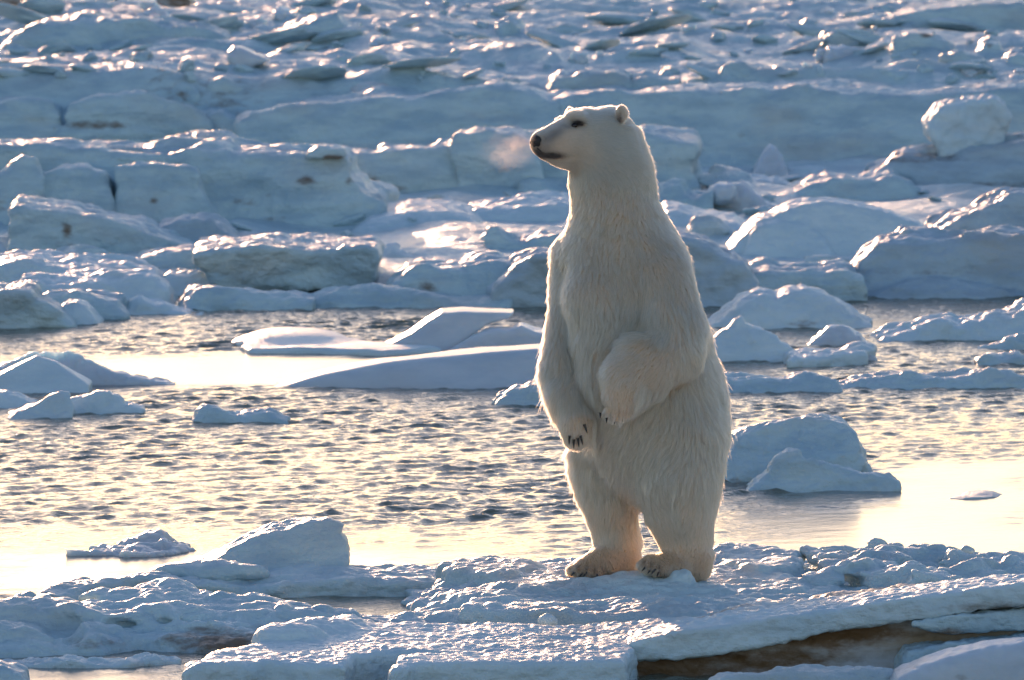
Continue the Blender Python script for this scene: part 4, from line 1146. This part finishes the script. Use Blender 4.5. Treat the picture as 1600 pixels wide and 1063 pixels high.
def to_surface(px, py, dy_hint=None):
    """frontmost skin point of the bear under a photo pixel"""
    d = np.array(ray(px, py))
    o = np.array([0, CY, CZ])
    t0 = (YB - CY) / d[1]
    best = None
    q = BV - o
    al = q @ d / (d @ d)
    off = np.linalg.norm(q - al[:, None] * d, axis=1)
    m = off < 0.02
    if not m.any():
        m = off < off.min() + 0.01
    i = np.where(m)[0][np.argmin(al[m])]
    return BV[i], BN_[i]


def blob(name, c, r, mat, parent, rot=None, lump=0.0, lab=None):
    n = 22
    u = np.linspace(0, 2 * math.pi, n, endpoint=False)
    v = np.linspace(0.05, math.pi - 0.05, 14)
    U, W = np.meshgrid(u, v, indexing='ij')
    V = np.stack([np.cos(U) * np.sin(W), np.sin(U) * np.sin(W), np.cos(W)], -1).reshape(-1, 3)
    V = V * (1 + lump * perlin(V[:, 0] * 1.7, V[:, 1] * 1.7, V[:, 2] * 1.7)[:, None]) * np.array(r)
    if rot is not None:
        V = V @ np.array(rot).T
    i = np.arange(n * 14).reshape(n, 14)
    Q = np.stack([i, np.roll(i, -1, 0)], -1)
    Q = np.stack([Q[:, 1:, 0], Q[:, 1:, 1], Q[:, :-1, 1], Q[:, :-1, 0]], -1).reshape(-1, 4)
    o = obj(name, make_mesh(name, V, Q), mat, parent, lab)
    o.location = Vector(c) - parent.location
    return o


hx = np.array([-.82, -.57, 0.0])
hy = np.array([.57, -.82, 0.0])
HR = np.stack([hx, hy, np.array([0, 0, 1.0])], 1)       # columns: forward, side, up of the head
tip = bp(838, 223, -.235)
blob("nose", tip + np.array([0.004, 0.0, 0.004]), (.029, .037, .032), M_DARK, bear, HR, .15)
for sgn in (1, -1):
    blob("nostril", tip + hx * .019 + hy * .016 * sgn + np.array([0, 0, 0.000]), (.008, .007, .009), M_EYE, bear, HR)
e, en = to_surface(899, 191)
blob("eye", e - en * 0.002, (.0165, .0135, .0125), M_EYE, bear, HR)
e2 = bp(868, 192, .0)
# mouth line
mp = []
for (px, py) in ((836, 236), (842, 240), (850, 243), (858, 244), (865, 244.5)):
    s, sn = to_surface(px, py)
    mp.append(s + sn * 0.002)


def claw(root, dirv, L=0.05, r=0.0085, parent=bear):
    dirv = np.array(dirv, float)
    dirv /= np.linalg.norm(dirv)
    dn = np.array([0.25, .35, -1.0])
    ring, V, Qs = 8, [], []
    sd_ = np.cross(dirv, [0, 1, 0.2])
    sd_ /= np.linalg.norm(sd_)
    up = np.cross(sd_, dirv)
    for i in range(7):
        t = i / 6
        c = dirv * L * t + dn * L * 0.28 * t * t
        rad = r * (1 - t) ** 0.7 + 0.0006
        for j in range(ring):
            a = 2 * math.pi * j / ring
            V.append(c + sd_ * math.cos(a) * rad * .8 + up * math.sin(a) * rad)
    for i in range(6):
        for j in range(ring):
            Qs.append((i * ring + j, i * ring + (j + 1) % ring, (i + 1) * ring + (j + 1) % ring, (i + 1) * ring + j))
    o = obj("claw", make_mesh("claw", np.array(V), np.array(Qs)), M_CLAW, parent)
    o.location = Vector(root) - parent.location
    return o


for (px, py, dx, dz) in ((885, 683, -.15, -1), (893, 690, -.05, -1), (904, 690, .1, -1), (913, 682, .25, -1), (918, 664, .4, -1)):
    s, sn = to_surface(px, py)
    claw(s + sn * .002, (dx, -.12, dz), .038, .0095)
for (px, py, dy) in ((938, 645, -.492), (948, 653, -.512), (960, 655, -.512), (971, 649, -.497)):
    claw(bp(px, py, dy), (-.1, -.1, -1), .021, .0075)
for (px, py, dx) in ((893, 893, -1), (905, 895, -.9), (918, 897, -.7), (933, 899, -.5)):
    s, sn = to_surface(px, py)
    claw(s - sn * .006, (dx, -.5, -.5), .034)
for (px, py, dx) in ((1003, 884, -1), (1012, 889, -.8), (1024, 893, -.6), (1036, 896, -.4)):
    s, sn = to_surface(px, py)
    claw(s - sn * .006, (dx, -.7, -.45), .032)

# ---- fur
NH = 480000
rs = np.random.RandomState(3)
tri = np.concatenate([BQ[:, [0, 1, 2]], BQ[:, [0, 2, 3]]])
a, b, c = BV[tri[:, 0]], BV[tri[:, 1]], BV[tri[:, 2]]
ar = np.linalg.norm(np.cross(b - a, c - a), axis=1) * .5
cz = (a[:, 2] + b[:, 2] + c[:, 2]) / 3
Zof = lambda py: bp(0, py)[2]
Xof = lambda px: bp(px, 0)[0]
wgt = ar * (1 + 1.8 * sstep(Zof(310), Zof(250), cz))
fi = np.searchsorted(np.cumsum(wgt) / wgt.sum(), rs.rand(NH))
fi = np.clip(fi, 0, len(tri) - 1)
r1, r2 = np.sqrt(rs.rand(NH)), rs.rand(NH)
w0, w1, w2 = 1 - r1, r1 * (1 - r2), r1 * r2
T_ = tri[fi]
pts = BV[T_[:, 0]] * w0[:, None] + BV[T_[:, 1]] * w1[:, None] + BV[T_[:, 2]] * w2[:, None]
nrm = BN_[T_[:, 0]] * w0[:, None] + BN_[T_[:, 1]] * w1[:, None] + BN_[T_[:, 2]] * w2[:, None]
nrm /= np.linalg.norm(nrm, axis=1)[:, None]
ppx = 800 + pts[:, 0] / (YB - CY) * F
ppy = -391 + (CZ - pts[:, 2]) * F / (YB - CY)
ppx = 800 + (pts[:, 0]) * PXM * (YB - CY) / (pts[:, 1] - CY)
ppy = -391 + (CZ - pts[:, 2]) * PXM * (YB - CY) / (pts[:, 1] - CY)
headw = sstep(305, 240, ppy)
# drop hairs on the eyes and the nose leather
keep = ((pts - e) ** 2).sum(1) > 0.018 ** 2
keep &= ((pts - e2) ** 2).sum(1) > 0.014 ** 2
keep &= ((pts - tip) ** 2).sum(1) > 0.041 ** 2
pts, nrm, ppx, ppy, headw = pts[keep], nrm[keep], ppx[keep], ppy[keep], headw[keep]
n = len(pts)
# combing
comb = np.zeros((n, 3))
comb[:, 2] = -1
hd = -hx * 0.9 + np.array([0, 0, -.25])
comb = comb * (1 - headw)[:, None] + headw[:, None] * hd
sw = np.stack([perlin(pts[:, 0] * 5, pts[:, 1] * 5, pts[:, 2] * 3.2 + 50 * i) for i in range(3)], 1)
sw2 = np.stack([perlin(pts[:, 0] * 16, pts[:, 1] * 16, pts[:, 2] * 10 + 30 * i) for i in range(3)], 1)
comb = comb + (sw * 0.55 + sw2 * 0.3) * (1 - 0.75 * headw)[:, None]
# forearm hair sweeps along the forearm, thigh hair back over the hip
fore = np.exp(-(((ppx - 1000) / 45) ** 2 + ((ppy - 575) / 45) ** 2)) * (pts[:, 1] < YB - .25)
comb += fore[:, None] * np.array([-.9, 0, .1])
hip = np.exp(-(((ppx - 1010) / 70) ** 2 + ((ppy - 680) / 60) ** 2))
comb += hip[:, None] * np.array([-.55, 0, .1])
comb -= nrm * (comb * nrm).sum(1)[:, None]
comb /= np.maximum(np.linalg.norm(comb, axis=1), 1e-6)[:, None]
face_d = np.sqrt(((ppx - 845) / 75) ** 2 + ((ppy - 228) / 55) ** 2)
length = 0.052 * np.ones(n)
length = np.where(ppy < 470, 0.040, length)
length = np.where(ppy < 340, 0.034, length)
length = length * (1 - headw) + headw * (0.010 + 0.030 * sstep(0.35, 1.9, face_d))
length = np.where((ppy > 600) & (ppx < 1135), length * 1.12, length)
paw = (ppx > 922) & (ppx < 995) & (ppy > 596) & (ppy < 672) & (pts[:, 1] < YB - .36)
length = np.where(paw, 0.019, length)
length = np.where((ppx > 925) & (ppx < 1060) & (ppy > 535) & (ppy < 600) & (pts[:, 1] < YB - .33), 0.032, length)
length = length * (1 - .42 * sstep(745, 800, ppy))
length = length * (1 - sstep(835, 862, ppy)) + 0.016 * sstep(835, 862, ppy)
length = np.where((ppy > 640) & (ppx < 925) & (ppy < 705) & (pts[:, 1] < YB - .2), 0.024, length)
isear = (ppy < 192) & (((ppx > 958) & (ppx < 990)) | ((ppx > 872) & (ppx < 905) & (pts[:, 1] > YB + .05)))
length = np.where(isear, 0.012, length)
length *= 0.7 + 0.6 * rs.rand(n)
length *= np.where(rs.rand(n) < .07, 1.32, 1.0)
foldh = np.exp(-((ppx - 968) / 42) ** 2 - ((ppy - 340) / 34) ** 2)
lift = np.where(headw > .5, 0.30, 0.42) + 0.22 * rs.rand(n) + 0.25 * np.clip(sw2[:, 0], -.5, 1)
dirs = comb + nrm * lift[:, None]
dirs /= np.linalg.norm(dirs, axis=1)[:, None]
jit = rs.normal(0, 0.10, (n, 3)) * (1 - .4 * headw)[:, None]
dirs = dirs + jit
NP = 5
t = np.linspace(0, 1, NP)
droop = comb * 0.25 + np.array([0, 0, -0.12])
strand = pts[:, None, :] + (dirs[:, None, :] * t[None, :, None] + (droop - nrm * 0.22 * lift[:, None])[:, None, :] * (t ** 2)[None, :, None]) * length[:, None, None]
# tufts: tips lean towards the tip of their tuft's leader
NL = 30000
lead = rs.choice(n, NL, replace=False)
cell = 0.03
kd = kdtree.KDTree(NL)
for j, i in enumerate(lead):
    kd.insert(pts[i], j)
kd.balance()
near = np.fromiter((kd.find(p)[1] for p in pts.tolist()), np.int32, n)
delta = strand[lead[near], -1] - strand[:, -1]
dl = np.linalg.norm(delta, axis=1)
ok = dl < 0.07
pull = (0.26 * (1 - headw) + .28) * ok * rs.uniform(.4, 1.0, n) + .18 * foldh * ok
strand += delta[:, None, :] * (t ** 1.6)[None, :, None] * pull[:, None, None]

# natural shades: warm cream, grey muzzle skin showing through, dark lips, browner feet, painted shade between the toes
def shades(pts, ppx, ppy, headw, jitter):
    n = len(pts)
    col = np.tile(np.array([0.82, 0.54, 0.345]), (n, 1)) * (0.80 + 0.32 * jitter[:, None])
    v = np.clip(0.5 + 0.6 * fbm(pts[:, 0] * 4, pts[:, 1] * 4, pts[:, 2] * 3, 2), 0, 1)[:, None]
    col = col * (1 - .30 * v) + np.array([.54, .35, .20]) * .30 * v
    near_side = pts[:, 1] < YB + 0.02
    hd_ = sstep(.3, .7, headw)

    def tint(col, m, c):
        m = np.clip(m, 0, 1)[:, None]
        return col * (1 - m) + np.array(c) * m

    def gauss(px, py, sx, sy, ang=0.0):
        ca, sa = math.cos(ang), math.sin(ang)
        u = (ppx - px) * ca + (ppy - py) * sa
        w = -(ppx - px) * sa + (ppy - py) * ca
        return np.exp(-(u / sx) ** 2 - (w / sy) ** 2)
    col = tint(col, .35 * hd_, (.76, .58, .42))
    col = tint(col, .85 * gauss(862, 210, 27, 9, -.55) * hd_, (.16, .145, .135))
    col = tint(col, .6 * gauss(850, 228, 17, 15) * hd_, (.20, .175, .155))
    col = tint(col, 1.5 * gauss(860, 241, 21, 5.0, .03) * hd_, (.03, .024, .022))
    col = tint(col, 1.3 * gauss(840, 238, 8, 6) * hd_, (.03, .024, .022))
    col = tint(col, 1.6 * gauss(898.5, 191.5, 9.5, 6.8) * hd_ * near_side, (.022, .015, .011))
    col = tint(col, .6 * gauss(882, 197, 10, 3.2, .2) * hd_ * near_side, (.2, .17, .15))
    col = tint(col, 1.0 * gauss(967, 186, 5.5, 11) * near_side, (.10, .07, .05))
    col = tint(col, .75 * sstep(840, 896, ppy), (.34, .235, .145))
    for px in (945.5, 956, 968):  # crease shade between the forepaw toes, painted into the fur colour
        col = tint(col, .55 * gauss(px, 650, 1.7, 9) * (pts[:, 1] < YB - .36), (.16, .10, .06))
    for (px, py) in ((905, 888), (917, 890), (929, 892), (942, 893), (1008, 880), (1019, 884), (1030, 888)):  # dark marks paint the shade between the hind toes
        col = tint(col, .8 * gauss(px, py, 2.6, 5), (.08, .055, .035))
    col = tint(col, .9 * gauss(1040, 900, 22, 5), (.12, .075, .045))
    col = tint(col, .9 * gauss(935, 902, 22, 3), (.12, .075, .045))  # darker strip along each sole
    return col


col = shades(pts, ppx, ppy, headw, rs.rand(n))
vpx = 800 + BV[:, 0] * F / (BV[:, 1] - CY)
vpy = -391 + (CZ - BV[:, 2]) * F / (BV[:, 1] - CY)
scol = shades(BV, vpx, vpy, sstep(305, 240, vpy), np.full(len(BV), .5))
sa_ = bear.data.attributes.new("tint", 'FLOAT_COLOR', 'POINT')
sa_.data.foreach_set("color", np.concatenate([scol * .85, np.ones((len(scol), 1))], 1).astype(f32).ravel())  # underfur darkened to paint warm shading between the hairs

hc = bpy.data.hair_curves.new("fur")
hc.add_curves([NP] * n)
hc.attributes["position"].data.foreach_set("vector", np.ascontiguousarray((strand - bc).reshape(-1, 3), f32).ravel())
rad = np.tile(np.array([1.0, .95, .8, .55, .12]), n) * np.repeat(.00095 - .0002 * headw, NP)
ra = hc.attributes.get("radius") or hc.attributes.new("radius", 'FLOAT', 'POINT')
ra.data.foreach_set("value", rad.astype(f32))
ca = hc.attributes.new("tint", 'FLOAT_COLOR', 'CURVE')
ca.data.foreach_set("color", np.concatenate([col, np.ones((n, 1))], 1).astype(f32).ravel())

mf, nt, out = new_mat("cream_fur")
at = N(nt, "ShaderNodeAttribute", attribute_name="tint")
ph = N(nt, "ShaderNodeBsdfHairPrincipled")
ph.parametrization = 'COLOR'
nt.links.new(at.outputs['Color'], ph.inputs['Color'])
ph.inputs['Roughness'].default_value = 0.45
ph.inputs['Radial Roughness'].default_value = 0.6
ph.inputs['Coat'].default_value = 0.0
nt.links.new(ph.outputs[0], out.inputs['Surface'])
hc.materials.append(mf)
fur = bpy.data.objects.new("fur", hc)
COL.objects.link(fur)
fur.parent = bear
scene.cycles_curves.shape = 'RIBBONS'

# mouth
pts_m = np.array(mp)
V, Qs = [], []
for i, p in enumerate(pts_m):
    r = 0.0042 * (1 - 0.8 * i / len(pts_m))
    for j in range(6):
        a_ = 2 * math.pi * j / 6
        V.append(p + np.array([0, math.cos(a_) * r, math.sin(a_) * r]))
for i in range(len(pts_m) - 1):
    for j in range(6):
        Qs.append((i * 6 + j, i * 6 + (j + 1) % 6, (i + 1) * 6 + (j + 1) % 6, (i + 1) * 6 + j))
obj("mouth", make_mesh("mouth", np.array(V) - bc, np.array(Qs)), M_DARK, bear)
# ------------------------------------------------------------------ breath
mb, nt, out = new_mat("breath_mist")
pv = N(nt, "ShaderNodeVolumePrincipled")
pv.inputs['Color'].default_value = (0.97, 0.90, 0.86, 1)
pv.inputs['Anisotropy'].default_value = 0.55
tc = N(nt, "ShaderNodeTexCoord")
ln = N(nt, "ShaderNodeVectorMath", operation='LENGTH')
nt.links.new(tc.outputs['Object'], ln.inputs[0])
fall = ramp(nt, ln.outputs['Value'], 1.0, -0.15)
nz = N(nt, "ShaderNodeTexNoise", Scale=2.3, Detail=4, Roughness=0.6)
nt.links.new(tc.outputs['Object'], nz.inputs['Vector'])
dn = math_(nt, 'MULTIPLY', math_(nt, 'MULTIPLY', fall, ramp(nt, nz.outputs['Fac'], 0.36, 0.78)), 4.2)
nt.links.new(dn, pv.inputs['Density'])
nt.links.new(pv.outputs[0], out.inputs['Volume'])
bm_c = bp(799, 234, -.27)
n_ = 24
u = np.linspace(0, 2 * math.pi, n_, endpoint=False)
v_ = np.linspace(0, math.pi, 16)
U, W = np.meshgrid(u, v_, indexing='ij')
V = np.stack([np.cos(U) * np.sin(W), np.sin(U) * np.sin(W), np.cos(W)], -1).reshape(-1, 3)
i = np.arange(n_ * 16).reshape(n_, 16)
Q = np.stack([i[:, 1:], np.roll(i, -1, 0)[:, 1:], np.roll(i, -1, 0)[:, :-1], i[:, :-1]], -1).reshape(-1, 4)
br = obj("breath", make_mesh("breath", V, Q), mb, None, "faint warm puff of steaming breath in front of the bear's nose", "breath", kind="stuff")
br.location = bm_c
br.scale = (0.19, 0.11, 0.125)
br.rotation_euler = (0, R(-12), 0)
